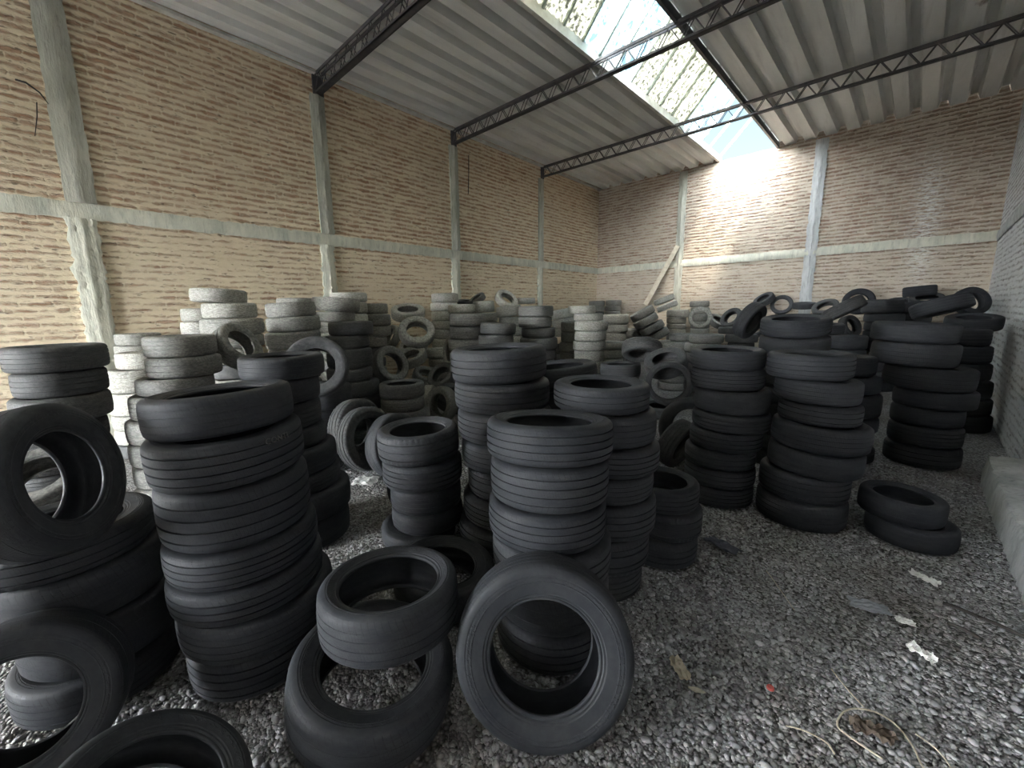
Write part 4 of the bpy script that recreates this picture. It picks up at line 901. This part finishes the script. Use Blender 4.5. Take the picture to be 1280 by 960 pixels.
(-2.596,6.112,1.157,0.3,0.197,0.195,-0.46,-0.866,1.927,0.12,'rib4',0.6,56,7,'arched tire tipped forward showing its dark underside'),
(-1.413,4.861,0.395,0.374,0.199,0.108,-0.989,0.105,3.499,0.025,'worn',0.64,96,7,'large dark ring half hidden behind the eight-high stack'),
(-1.458,4.48,0.309,0.276,0.194,0.925,-0.163,-0.342,4.952,0.084,'rib4',0.6,56,7,'ribbed tire leaning against the eight-high stack near the gravel'),
(-2.493,6.62,0.11,0.282,0.173,0.031,-0.082,0.996,3.84,0.05,'block',0.6,56,7,'dark tire low behind the ring tires, beside the centre towers'),
(-6.74,7.629,2.056,0.3,0.187,0.715,-0.082,0.695,4.814,0.779,'rib4',0.6,56,3,'tilted white tire perched on the back row, opening upward'),
(-7.498,7.366,2.098,0.217,0.152,-0.144,-0.555,0.819,2.214,0.205,'rib3',0.6,56,3,'small brown tire standing beside the tilted white one'),
(-7.202,6.642,2.007,0.192,0.111,0.128,-0.118,0.985,3.606,0.205,'smooth',0.6,56,3,'scrap of a brown tire between the whitish column and back row'),
(-7.388,9.163,2.062,0.3,0.167,0.022,-0.027,0.999,3.563,0.779,'rib4',0.6,56,3,'pale tire lying by the pillar foot in the back row'),
(-4.229,9.913,1.658,0.3,0.187,-0.428,-0.258,0.866,4.877,0.287,'rib4',0.6,56,3,'uppermost of four slanting tires before the back wall plank'),
(-4.134,9.9,1.481,0.299,0.186,-0.43,-0.255,0.866,3.001,0.328,'rib4',0.6,56,3,'second of four slanting tires before the back wall plank'),
(-3.988,9.954,1.303,0.298,0.186,-0.434,-0.249,0.866,2.067,0.328,'worn',0.6,56,3,'third of four slanting tires before the back wall plank'),
(-3.913,10.087,1.119,0.3,0.187,-0.436,-0.244,0.866,1.672,0.287,'block',0.6,56,3,'lowest of four slanting tires before the back wall plank'),
(-4.644,12.394,2.02,0.3,0.167,-0.361,-0.1,0.927,6.114,0.82,'rib4',0.6,56,3,"bright white slanted tire at the plank's foot, upper"),  # highest dust value: sunlight on this tire is painted into its colour
(-4.555,12.434,1.829,0.3,0.167,-0.362,-0.098,0.927,5.677,0.82,'rib4',0.6,56,3,"bright white slanted tire at the plank's foot, lower"),  # whitened by the dust value as well, standing in for direct sun
(-3.288,11.289,1.524,0.28,0.158,0.279,-0.958,0.07,3.519,0.615,'smooth',0.64,56,3,'small dusty ring tire standing upright in the back row'),
(-3.423,13.468,1.35,0.289,0.187,0.555,-0.267,0.788,5.711,0.41,'rib3',0.6,56,3,'brownish tire sliding off the back row beside the ring'),
(-2.873,12.701,1.466,0.3,0.187,-0.397,-0.77,0.5,3.777,0.09,'block',0.6,56,2,'dark open tire at the left foot of the right heap'),
(-1.522,7.901,1.552,0.31,0.197,0.89,-0.207,-0.407,1.812,0.042,'rib4',0.64,56,2,'dark tire tipped on edge against the open-topped stack'),
(-2.471,13.667,1.073,0.255,0.162,-0.217,-0.605,0.766,4.762,0.042,'rib4',0.64,56,2,'small dark tire between the tipped one and the open-topped stack'),
(-2.321,13.639,1.956,0.272,0.17,-0.416,-0.49,0.766,1.165,0.05,'rib3',0.6,56,2,'dark tire angled at the ridge of the right heap'),
(-1.919,13.781,1.813,0.268,0.159,0.135,-0.969,0.208,2.853,0.05,'smooth',0.64,56,2,'half ring tire on the ridge beside the wall pillar'),
(-1.403,13.646,1.78,0.268,0.159,0.011,-0.104,0.995,4.915,0.042,'worn',0.6,56,2,'flat tire on the ridge between half ring and pillar foot'),
(-0.928,13.371,1.711,0.286,0.173,-0.231,-0.6,0.766,1.932,0.084,'wide',0.6,56,2,'grey tire showing its round face behind the open-topped stack'),
(-0.316,13.225,1.854,0.31,0.187,0.16,-0.972,0.174,3.864,0.008,'wide',0.6,56,2,"black tire standing on the right heap's ridge, arch only"),
(-0.402,9.427,1.719,0.31,0.207,-0.527,0.051,0.848,0.996,0.084,'wide',0.6,56,2,'grey tire tipped edge-on across the middle of the right heap'),
(-0.43,13.62,1.24,0.284,0.193,0.786,-0.514,0.342,0.208,0.05,'worn',0.6,56,2,'small wedge-edged tire on end right of the open-topped stack'),
(0.82,13.391,1.858,0.289,0.165,-0.025,-0.406,0.914,0.743,0.025,'smooth',0.64,56,2,'ring tire lying behind the long tilted one, near the wall'),
(0.402,13.647,1.779,0.266,0.157,-0.05,-0.371,0.927,2.112,0.021,'worn',0.64,56,2,'dark ring tire left of the other ring on the heap top'),
(0.699,8.867,1.741,0.33,0.207,-0.316,0.131,0.94,1.533,0.021,'rib4',0.6,56,2,'long tilted tire across the heap top by the wall'),
(1.244,11.22,1.803,0.259,0.17,0.521,-0.782,0.342,4.03,0.017,'rib3',0.6,56,2,'dark tire end behind the long tilted one, by the wall'),
(1.002,9.556,1.175,0.314,0.189,-0.371,-0.918,0.139,2.532,0.042,'rib4',0.64,56,2,'ring tire leaning upright behind the sagging stack'),
(1.069,9.18,1.499,0.295,0.187,0.01,-0.173,0.985,2.951,0.021,'worn',0.6,56,2,'small tire with a dark hole beside the right wall'),
(-0.685,10.053,1.336,0.31,0.197,0.005,-0.07,0.998,4.721,0.021,'worn',0.6,56,2,'dark tire tucked right behind the open-topped stack'),
]
BURIED = [(-5.164, -0.194, 0.252, 0.308, 0.165), (-5.164, -0.194, 0.084, 0.313, 0.165), (-4.678, 3.142, 0.128, 0.306, 0.252), (-0.142, 6.142, 0.265, 0.301, 0.174), (-2.043, 2.999, 0.836, 0.344, 0.183), (-2.043, 2.999, 0.65, 0.349, 0.183), (-2.043, 2.999, 0.464, 0.344, 0.183), (-2.043, 2.999, 0.279, 0.349, 0.183), (-2.043, 2.999, 0.093, 0.344, 0.183), (-2.866, 5.962, 0.652, 0.305, 0.184), (-2.866, 5.962, 0.466, 0.301, 0.184), (-2.866, 5.962, 0.279, 0.305, 0.184), (-2.866, 5.962, 0.093, 0.301, 0.184), (-6.918, 0.528, 0.095, 0.296, 0.188), (-7.466, 0.653, 1.179, 0.251, 0.179), (-7.466, 0.653, 0.998, 0.247, 0.179), (-7.466, 0.653, 0.816, 0.251, 0.179), (-7.466, 0.653, 0.635, 0.247, 0.179), (-7.466, 0.653, 0.453, 0.251, 0.179), (-7.466, 0.653, 0.272, 0.247, 0.179), (-7.466, 0.653, 0.091, 0.251, 0.179), (-6.062, 1.472, 1.095, 0.321, 0.196), (-6.062, 1.472, 0.697, 0.321, 0.196), (-6.062, 1.472, 0.498, 0.326, 0.196), (-6.062, 1.472, 0.299, 0.321, 0.196), (-6.062, 1.472, 0.1, 0.326, 0.196), (-7.258, 1.418, 1.432, 0.288, 0.188), (-7.258, 1.418, 1.241, 0.284, 0.188), (-7.258, 1.418, 1.05, 0.288, 0.188), (-7.258, 1.418, 0.859, 0.284, 0.188), (-7.258, 1.418, 0.668, 0.288, 0.188), (-7.258, 1.418, 0.477, 0.284, 0.188), (-7.258, 1.418, 0.286, 0.288, 0.188), (-7.258, 1.418, 0.095, 0.284, 0.188), (-5.31, 1.949, 1.087, 0.296, 0.195), (-5.31, 1.949, 0.89, 0.3, 0.195), (-5.31, 1.949, 0.692, 0.296, 0.195), (-5.31, 1.949, 0.494, 0.3, 0.195), (-5.31, 1.949, 0.297, 0.296, 0.195), (-5.31, 1.949, 0.099, 0.3, 0.195), (-5.92, 2.78, 0.668, 0.314, 0.188), (-5.92, 2.78, 0.477, 0.309, 0.188), (-5.92, 2.78, 0.286, 0.314, 0.188), (-5.92, 2.78, 0.095, 0.309, 0.188), (-6.525, 3.35, 1.491, 0.295, 0.196), (-6.525, 3.35, 1.292, 0.291, 0.196), (-6.525, 3.35, 1.093, 0.295, 0.196), (-6.525, 3.35, 0.894, 0.291, 0.196), (-6.525, 3.35, 0.696, 0.295, 0.196), (-6.525, 3.35, 0.497, 0.291, 0.196), (-6.525, 3.35, 0.298, 0.295, 0.196), (-6.525, 3.35, 0.099, 0.291, 0.196), (-7.245, 2.742, 1.832, 0.284, 0.19), (-7.245, 2.742, 1.639, 0.28, 0.19), (-7.245, 2.742, 1.446, 0.284, 0.19), (-7.245, 2.742, 1.253, 0.28, 0.19), (-7.245, 2.742, 1.061, 0.284, 0.19), (-7.245, 2.742, 0.868, 0.28, 0.19), (-7.245, 2.742, 0.675, 0.284, 0.19), (-7.245, 2.742, 0.482, 0.28, 0.19), (-7.245, 2.742, 0.289, 0.284, 0.19), (-7.245, 2.742, 0.096, 0.28, 0.19), (-6.934, 3.915, 1.07, 0.296, 0.192), (-6.934, 3.915, 0.875, 0.292, 0.192), (-6.934, 3.915, 0.681, 0.296, 0.192), (-6.934, 3.915, 0.486, 0.292, 0.192), (-6.934, 3.915, 0.292, 0.296, 0.192), (-6.934, 3.915, 0.097, 0.292, 0.192), (-7.201, 5.985, 0.874, 0.303, 0.191), (-7.201, 5.985, 0.68, 0.298, 0.191), (-7.201, 5.985, 0.486, 0.303, 0.191), (-7.201, 5.985, 0.291, 0.298, 0.191), (-7.201, 5.985, 0.097, 0.303, 0.191), (-6.601, 5.4, 0.326, 0.286, 0.214), (-6.601, 5.4, 0.109, 0.29, 0.214), (-5.175, 4.762, 1.016, 0.304, 0.182), (-5.175, 4.762, 0.831, 0.3, 0.182), (-5.175, 4.762, 0.646, 0.304, 0.182), (-5.175, 4.762, 0.462, 0.3, 0.182), (-5.175, 4.762, 0.277, 0.304, 0.182), (-5.175, 4.762, 0.092, 0.3, 0.182), (-6.592, 5.98, 1.653, 0.292, 0.192), (-6.592, 5.98, 1.458, 0.288, 0.192), (-6.592, 5.98, 1.264, 0.292, 0.192), (-6.592, 5.98, 1.069, 0.288, 0.192), (-6.592, 5.98, 0.875, 0.292, 0.192), (-6.592, 5.98, 0.68, 0.288, 0.192), (-6.592, 5.98, 0.486, 0.292, 0.192), (-6.592, 5.98, 0.292, 0.288, 0.192), (-6.592, 5.98, 0.097, 0.292, 0.192), (-7.012, 7.18, 1.445, 0.283, 0.19), (-7.012, 7.18, 1.252, 0.278, 0.19), (-7.012, 7.18, 1.059, 0.283, 0.19), (-7.012, 7.18, 0.867, 0.278, 0.19), (-7.012, 7.18, 0.674, 0.283, 0.19), (-7.012, 7.18, 0.482, 0.278, 0.19), (-7.012, 7.18, 0.289, 0.283, 0.19), (-7.012, 7.18, 0.096, 0.278, 0.19), (-6.189, 7.157, 0.885, 0.296, 0.194), (-6.189, 7.157, 0.689, 0.291, 0.194), (-6.189, 7.157, 0.492, 0.296, 0.194), (-6.189, 7.157, 0.295, 0.291, 0.194), (-6.189, 7.157, 0.098, 0.296, 0.194), (-4.581, 4.885, 0.948, 0.292, 0.207), (-4.581, 4.885, 0.737, 0.287, 0.207), (-4.581, 4.885, 0.527, 0.292, 0.207), (-4.581, 4.885, 0.316, 0.287, 0.207), (-4.581, 4.885, 0.105, 0.292, 0.207), (-4.423, 5.883, 0.824, 0.307, 0.18), (-4.423, 5.883, 0.641, 0.311, 0.18), (-4.423, 5.883, 0.458, 0.307, 0.18), (-4.423, 5.883, 0.275, 0.311, 0.18), (-4.423, 5.883, 0.092, 0.307, 0.18), (-5.35, 8.145, 0.878, 0.291, 0.192), (-5.35, 8.145, 0.683, 0.296, 0.192), (-5.35, 8.145, 0.488, 0.291, 0.192), (-5.35, 8.145, 0.293, 0.296, 0.192), (-5.35, 8.145, 0.098, 0.291, 0.192), (-3.834, 6.659, 0.523, 0.277, 0.206), (-3.834, 6.659, 0.314, 0.273, 0.206), (-3.834, 6.659, 0.105, 0.277, 0.206), (-4.348, 7.001, 0.672, 0.301, 0.189), (-4.348, 7.001, 0.48, 0.306, 0.189), (-4.348, 7.001, 0.288, 0.301, 0.189), (-4.348, 7.001, 0.096, 0.306, 0.189), (-7.335, 13.257, 1.617, 0.269, 0.187), (-7.335, 13.257, 1.427, 0.265, 0.187), (-7.335, 13.257, 1.236, 0.269, 0.187), (-7.335, 13.257, 1.046, 0.265, 0.187), (-7.335, 13.257, 0.856, 0.269, 0.187), (-7.335, 13.257, 0.666, 0.265, 0.187), (-7.335, 13.257, 0.476, 0.269, 0.187), (-7.335, 13.257, 0.285, 0.265, 0.187), (-7.335, 13.257, 0.095, 0.269, 0.187), (-6.81, 13.419, 1.42, 0.265, 0.186), (-6.81, 13.419, 1.23, 0.269, 0.186), (-6.81, 13.419, 1.041, 0.265, 0.186), (-6.81, 13.419, 0.852, 0.269, 0.186), (-6.81, 13.419, 0.662, 0.265, 0.186), (-6.81, 13.419, 0.473, 0.269, 0.186), (-6.81, 13.419, 0.284, 0.265, 0.186), (-6.81, 13.419, 0.095, 0.269, 0.186), (-4.714, 9.419, 0.897, 0.303, 0.196), (-4.714, 9.419, 0.698, 0.298, 0.196), (-4.714, 9.419, 0.498, 0.303, 0.196), (-4.714, 9.419, 0.299, 0.298, 0.196), (-4.714, 9.419, 0.1, 0.303, 0.196), (-4.582, 10.035, 0.716, 0.302, 0.202), (-4.582, 10.035, 0.512, 0.297, 0.202), (-4.582, 10.035, 0.307, 0.302, 0.202), (-4.582, 10.035, 0.102, 0.297, 0.202), (-4.625, 13.497, 0.832, 0.298, 0.182), (-4.625, 13.497, 0.647, 0.293, 0.182), (-4.625, 13.497, 0.462, 0.298, 0.182), (-4.625, 13.497, 0.277, 0.293, 0.182), (-4.625, 13.497, 0.092, 0.298, 0.182), (-3.939, 13.568, 0.851, 0.261, 0.186), (-3.939, 13.568, 0.662, 0.265, 0.186), (-3.939, 13.568, 0.473, 0.261, 0.186), (-3.939, 13.568, 0.284, 0.265, 0.186), (-3.939, 13.568, 0.095, 0.261, 0.186), (-4.368, 8.517, 0.339, 0.301, 0.223), (-4.368, 8.517, 0.113, 0.305, 0.223), (-2.356, 8.365, 0.858, 0.305, 0.188), (-2.356, 8.365, 0.668, 0.301, 0.188), (-2.356, 8.365, 0.477, 0.305, 0.188), (-2.356, 8.365, 0.286, 0.301, 0.188), (-2.356, 8.365, 0.095, 0.305, 0.188), (-3.141, 9.107, 0.791, 0.305, 0.173), (-3.141, 9.107, 0.615, 0.301, 0.173), (-3.141, 9.107, 0.439, 0.305, 0.173), (-2.509, 12.227, 0.535, 0.305, 0.211), (-2.509, 12.227, 0.321, 0.31, 0.211), (-2.509, 12.227, 0.107, 0.305, 0.211), (0.166, 11.596, 0.727, 0.314, 0.205), (0.665, 12.871, 1.651, 0.258, 0.191), (0.665, 12.871, 1.456, 0.262, 0.191), (0.665, 12.871, 1.262, 0.258, 0.191), (0.665, 12.871, 1.068, 0.262, 0.191), (0.665, 12.871, 0.874, 0.258, 0.191), (0.665, 12.871, 0.68, 0.262, 0.191), (0.665, 12.871, 0.485, 0.258, 0.191), (0.665, 12.871, 0.291, 0.262, 0.191), (0.665, 12.871, 0.097, 0.258, 0.191), (0.592, 12.327, 1.284, 0.285, 0.195), (0.592, 12.327, 1.087, 0.289, 0.195), (0.592, 12.327, 0.889, 0.285, 0.195), (0.592, 12.327, 0.692, 0.289, 0.195), (0.592, 12.327, 0.494, 0.285, 0.195), (0.592, 12.327, 0.296, 0.289, 0.195), (0.592, 12.327, 0.099, 0.285, 0.195), (-0.348, 11.209, 0.542, 0.306, 0.214), (-0.348, 11.209, 0.325, 0.31, 0.214), (-0.348, 11.209, 0.108, 0.306, 0.214)]
MADE = []
for row in TIRES:
    MADE.append(place_tire(row[:13], row[14], G[row[13]]))
bpy.context.view_layer.update()
buried_tires(BURIED)
LETTER_TIRE = (MADE[1], 0.327, 0.214, 0.212)


# moulded letters on the shoulder of the second tire of the front tower
def shoulder_letters(tire, text, R, W, a0, size):
    cu = bpy.data.curves.new('letters', 'FONT'); cu.body = text; cu.size = size; cu.extrude = .004; cu.space_character = 1.15
    tmp = bpy.data.objects.new('letters', cu); COL.objects.link(tmp)
    dg = bpy.context.evaluated_depsgraph_get()
    me = bpy.data.meshes.new_from_object(tmp.evaluated_get(dg)); COL.objects.unlink(tmp); bpy.data.objects.remove(tmp)
    inv = tire.matrix_world.inverted()
    c = tire.matrix_world.translation
    for v in me.vertices:
        a = a0 + v.co.x / R; zz = W / 2 * .56 + v.co.y
        rad = R * .990 + v.co.z - max(0, v.co.y) * .22
        v.co = inv @ (c + Vector((rad * math.cos(a), rad * math.sin(a), zz)))
    me.materials.clear(); me.materials.append(M['side'])
    o = link('lettering', me, None, tire); o['dust'] = .2; o['shift'] = .3
    return o
if LETTER_TIRE is not None:
    t = LETTER_TIRE
    shoulder_letters(t[0], 'CONTI', t[1], t[2], t[3], .036)

# ------------------------------------------------------------------ gravel: countless loose stones over the bed
def ico():
    bm = bmesh.new(); bmesh.ops.create_icosphere(bm, subdivisions=1, radius=1.)
    v = np.array([p.co[:] for p in bm.verts]); bm.verts.ensure_lookup_table(); f = np.array([[q.index for q in p.verts] for p in bm.faces]); bm.free(); return v, f
def gravel(n_near, n_far):
    V0, F0 = ico(); nv, nf = len(V0), len(F0)
    def spots(n, x0, x1, y0, y1): return np.column_stack([rng.uniform(x0, x1, n), rng.uniform(y0, y1, n)])
    P = np.vstack([spots(int(n_near * .62), -1.3, .95, .45, 2.6), spots(int(n_near * .38), -2.6, -.9, -.6, 1.3), spots(int(n_far * .6), -1.3, 1.0, 2.6, 6.2), spots(int(n_far * .4), -4.3, -1.0, .9, 3.6)])
    P = P[P[:, 0] < XR - (YB - P[:, 1]) * RW - .12]
    # no stones under the tread of a tire that lies flat on the ground
    keep = np.ones(len(P), bool)
    for t in [r[:8] for r in TIRES] + [(*r, 0, 0, 1) for r in BURIED]:
        if abs(t[7]) > .8 and t[2] - t[4] / 2 < .08:
            d = np.hypot(P[:, 0] - t[0], P[:, 1] - t[1]); keep &= ~((d < t[3] + .004) & (d > t[3] * .62))
    P = P[keep]
    n = len(P)
    s = np.exp(rng.normal(math.log(.0072), .36, n)); s = np.clip(s, .0035, .020)
    sc = np.column_stack([s * rng.uniform(.8, 1.5, n), s * rng.uniform(.7, 1.1, n), s * rng.uniform(.45, .8, n)])
    a = rng.uniform(0, 2 * PI, n); tl = rng.normal(0, .35, n)
    V = np.repeat(V0[None], n, 0) * (1 + rng.normal(0, .16, (n, nv, 1))) * sc[:, None, :]
    ct, st = np.cos(tl)[:, None], np.sin(tl)[:, None]
    x, y, z = V[..., 0], V[..., 1], V[..., 2]
    y, z = y * ct - z * st, y * st + z * ct
    ca, sa = np.cos(a)[:, None], np.sin(a)[:, None]
    X = x * ca - y * sa + P[:, 0, None]; Y = x * sa + y * ca + P[:, 1, None]
    Z = z + (sc[:, 2] * .3)[:, None] + rng.uniform(-.004, .006, n)[:, None]
    co = np.stack([X, Y, Z], -1).reshape(-1, 3)
    F = (F0[None] + (np.arange(n) * nv)[:, None, None]).reshape(-1, 3)
    me = bpy.data.meshes.new('gravel'); me.vertices.add(len(co)); me.vertices.foreach_set('co', co.astype(np.float32).ravel())
    me.loops.add(F.size); me.loops.foreach_set('vertex_index', F.astype(np.int32).ravel())
    me.polygons.add(len(F)); me.polygons.foreach_set('loop_start', np.arange(0, F.size, 3, dtype=np.int32))
    me.update(calc_edges=True)
    tone = np.clip(rng.beta(1.6, 2.2, n), 0, 1).astype(np.float32)
    at = me.attributes.new('tone', 'FLOAT', 'FACE'); at.data.foreach_set('value', np.repeat(tone, nf))
    o = link('gravel', me, M['stone'], None, kind='stuff', category='gravel', label='loose grey crushed stone covering the warehouse floor')
gravel(60000, 44000)

# ------------------------------------------------------------------ odds and ends on the floor and walls
def tag(o, label, cat, group=None):
    o['label'] = label; o['category'] = cat
    if group: o['group'] = group
    return o
def crumpled(name, mat, x, y, w, h, z=.03, crease=.015, seed=0, ang=0., shape=None):
    """a torn flat piece, creased, with a thickness"""
    r = np.random.default_rng(seed); n = 9; vs = []; fs = []
    ca, sa = math.cos(ang), math.sin(ang)
    for side in (0, -.003):
        for i in range(n + 1):
            for j in range(n + 1):
                u, v = i / n - .5, j / n - .5
                k = 1 - .28 * abs(math.sin(3 * math.atan2(v, u + 1e-6) + seed)) * (abs(u) + abs(v))
                if shape == 'leaf': k = 1; v = v * max(.05, math.cos(u * PI)) 
                px, py = u * w * k, v * h * k
                rr = np.random.default_rng(seed * 97 + i * 13 + j)
                vs.append((x + px * ca - py * sa, y + px * sa + py * ca, z + side + crease * rr.normal(0, .5)))
    w_ = n + 1; off = w_ * w_
    for i in range(n):
        for j in range(n):
            a = i * w_ + j; fs.append((a, a + w_, a + w_ + 1, a + 1)); b = a + off; fs.append((b, b + 1, b + w_ + 1, b + w_))
    for i in range(n):
        for a, b in ((i, i + 1), (n * w_ + i + 1, n * w_ + i), ((i + 1) * w_, i * w_), (i * w_ + n, (i + 1) * w_ + n)):
            fs.append((a, b, b + off, a + off))
    return link(name, mesh_from(name, vs, fs, mat, False), None)
tag(crumpled('paper_scrap', M['paper'], -3.80, 1.98, .30, .24, .03, .02, 3, .6), 'white torn paper lying on the gravel between the left stacks', 'paper')
tag(crumpled('rag', M['paper'], .41, 3.63, .16, .06, .028, .018, 5, -.5), 'small white rag on the gravel near the low pair of tires', 'rag')
tag(crumpled('plastic_scrap', M['grey_scrap'], .15, 3.05, .20, .12, .03, .006, 8, .3), 'flat grey plastic scrap in the middle of the gravel', 'scrap')
tag(crumpled('paper_scrap', M['paper'], .30, 3.03, .09, .06, .028, .006, 9, .1), 'small white paper square right of the flat grey scrap', 'paper')
tag(crumpled('plastic_scrap', M['paper'], .35, 2.79, .13, .06, .03, .02, 12, -.6), 'crumpled white scrap on the gravel towards the right wall', 'scrap')
tag(crumpled('leaf', M['pale_leaf'], -.43, 1.80, .075, .028, .03, .003, 4, .35, 'leaf'), 'pale pointed leaf on the gravel right of the big leaning tire', 'leaf')
tag(crumpled('leaf', M['leaf'], -2.10, .26, .07, .035, .03, .004, 6, .6, 'leaf'), 'yellow brown leaf on the gravel below the tall front tower', 'leaf')
tag(crumpled('rubber_flap', M['dark_scrap'], -.66, 3.16, .26, .13, .035, .012, 14, -.3), 'dark bluish flap beside the short stack of three', 'flap')
tag(crumpled('cardboard_scrap', M['wood'], -.53, 1.87, .15, .07, .03, .014, 15, -.7), 'pale crumpled scrap just above the pale leaf', 'scrap')
tag(crumpled('mud_clod', M['mud'], .17, 2.10, .16, .08, .035, .03, 16, .2), 'brown clod of earth inside the loop of straw string', 'clod')
g = Geo()
vs, fs = lathe([(0.002, .012), (.013, .012), (.016, .008), (.016, 0), (.002, 0)], 14); g.v = [(a - .18, b + 2.04, c + .025) for a, b, c in vs]; g.f = fs
tag(g.build('bottle_cap', M['red_cap'], smooth=False), 'small red bottle cap on the gravel at right front', 'cap')
def line(name, mat, pts, r, label, cat, group=None, n=5, z=.028):
    g = Geo(); P = [Vector((*p, z + (.006 if i % 2 else 0))) for i, p in enumerate(pts)]
    sm = []
    for i in range(len(P) - 1):
        p0, p1, p2, p3 = P[max(i - 1, 0)], P[i], P[i + 1], P[min(i + 2, len(P) - 1)]
        for k in range(6):
            t = k / 6; sm.append(.5 * ((2 * p1) + (p2 - p0) * t + (2 * p0 - 5 * p1 + 4 * p2 - p3) * t * t + (3 * p1 - p0 - 3 * p2 + p3) * t ** 3))
    sm.append(P[-1]); g.tube(sm, r, n)
    return tag(g.build(name, mat, None, True), label, cat, group)
line('string', M['straw'], [(.20, 1.98), (.12, 1.99), (.06, 2.03), (.09, 2.14), (.17, 2.21), (.24, 2.19), (.29, 2.12), (.31, 2.04), (.35, 1.98)], .0035, 'pale looped string on the gravel at bottom right', 'string')
line('straw', M['straw'], [(-.36, 3.03), (-.30, 2.93), (-.23, 2.82), (-.17, 2.71)], .0025, 'long thin straw on the gravel right of the towers', 'straw')
line('straw', M['straw'], [(-.10, 1.88), (-.04, 1.90), (.03, 1.91), (.06, 1.87)], .003, 'short pale straw left of the looped string', 'straw')
line('straw', M['straw'], [(.30, 2.20), (.36, 2.16), (.40, 2.08), (.39, 2.0)], .003, 'curved pale straw right of the looped string', 'straw')
line('straw', M['straw'], [(.02, 2.36), (.07, 2.28), (.14, 2.21)], .003, 'pale straw running into the top of the looped string', 'straw')
line('stick', M['stick'], [(.47, 3.36), (.54, 3.34), (.60, 3.33)], .010, 'dark stick on the gravel by the wall foot, upper of two short ones', 'stick', z=.035)
line('stick', M['stick'], [(.60, 3.33), (.68, 3.30), (.76, 3.27)], .010, 'longer dark stick pointing at the wall foot', 'stick', z=.035)
line('stick', M['stick'], [(.47, 3.15), (.53, 3.13), (.59, 3.10)], .010, 'dark stick on the gravel by the wall foot, lower of two short ones', 'stick', z=.035)
# board leaning on the back wall
g = Geo(); g.bar((-4.86, YB - .075, 3.76), (-5.62, YB - .62, 1.90), .14, .03, up=(0, 1, .2))
tag(g.build('plank', M['wood']), 'long pale board leaning on the back wall above the slanting tires', 'plank')
# dry weed on the left wall near the camera, cord hanging under the middle truss
line3 = []
g = Geo(); g.tube([(XL + .03, -.02, 4.62), (XL + .07, .06, 4.60), (XL + .06, .16, 4.53), (XL + .03, .22, 4.43)], [.012, .012, .009, .004], 5)
g.tube([(XL + .03, .12, 4.42), (XL + .05, .10, 4.25), (XL + .03, .05, 4.02)], [.006, .006, .004], 5)
tag(g.build('dry_weed', M['stick'], None, True), 'dry dark weed growing from the left wall bricks near the top left', 'weed')
g = Geo(); g.tube([(XL + .03, 7.42, 5.62), (XL + .035, 7.40, 5.2), (XL + .03, 7.37, 4.7)], .010, 6)
tag(g.build('hanging_cord', M['stick'], None, True), 'dark cord hanging on the left wall right of the middle truss', 'cord')

# ------------------------------------------------------------------ light: sky, sun
def glow_color(nt, f):
    c = nt.nodes.new('ShaderNodeCombineColor')
    for i in range(3): lk(nt, f, c.inputs[i])
    return c.outputs[0]
w = bpy.data.worlds.new('sky'); SC.world = w; w.use_nodes = True
nt = w.node_tree; nt.nodes.clear()
out = nt.nodes.new('ShaderNodeOutputWorld'); bg = nt.nodes.new('ShaderNodeBackground')
tc = nd(nt, 'ShaderNodeTexCoord'); sx = nd(nt, 'ShaderNodeSeparateXYZ'); lk(nt, tc.outputs['Generated'], sx.inputs[0])
cr = nt.nodes.new('ShaderNodeValToRGB'); e = cr.color_ramp.elements
e[0].position = .0; e[0].color = (.80, .90, .95, 1); e[1].position = .75; e[1].color = (.13, .58, .92, 1)
lk(nt, sx.outputs[2], cr.inputs[0])
# sky behind the camera brightened to add fill through the gate, clear blue ahead
fill_glow = math_n(nt, 'POWER', math_n(nt, 'MAXIMUM', math_n(nt, 'MULTIPLY_ADD', sx.outputs[1], -1., .05), 0.), 1.2)
lk(nt, mix_c(nt, 1., mix_c(nt, 1., cr.outputs[0], (SKY_STRENGTH,) * 3, 'MULTIPLY'), mix_c(nt, 1., glow_color(nt, fill_glow), tuple(c * FILL_GLOW for c in (.93, .97, 1.)), 'MULTIPLY'), 'ADD'), bg.inputs['Color'])
lk(nt, bg.outputs[0], out.inputs[0])
sl = bpy.data.lights.new('sun', 'SUN'); sl.energy = SUN_STRENGTH; sl.angle = math.radians(8); sl.color = (1., .92, .76)
so = bpy.data.objects.new('sun', sl); COL.objects.link(so)
so.rotation_euler = Vector(SUN_DIR).to_track_quat('-Z', 'Y').to_euler()
# ------------------------------------------------------------------ camera
cd = bpy.data.cameras.new('camera'); cam = bpy.data.objects.new('camera', cd); COL.objects.link(cam)
cd.sensor_width = 36; cd.sensor_fit = 'HORIZONTAL'; cd.lens = CAM_LENS; cd.shift_x = CAM_SHIFT[0]; cd.shift_y = CAM_SHIFT[1]; cd.clip_start = .05; cd.clip_end = 200
R3 = CAM_ROT
cam.matrix_world = Matrix(((R3[0][0], R3[1][0], -R3[2][0], 0), (R3[0][1], R3[1][1], -R3[2][1], 0), (R3[0][2], R3[1][2], -R3[2][2], 1.8), (0, 0, 0, 1)))
SC.camera = cam

SC.view_settings.view_transform = 'Standard'; SC.view_settings.look = 'None'
SC.view_settings.exposure = EXPOSURE; SC.view_settings.gamma = 1; SC.view_settings.use_curve_mapping = False
try:
    SC.cycles.use_denoising = True; SC.cycles.max_bounces = 10; SC.cycles.diffuse_bounces = 6; SC.cycles.transparent_max_bounces = 12
    SC.cycles.sample_clamp_indirect = 8.0; SC.cycles.caustics_reflective = False; SC.cycles.caustics_refractive = False
except Exception: pass
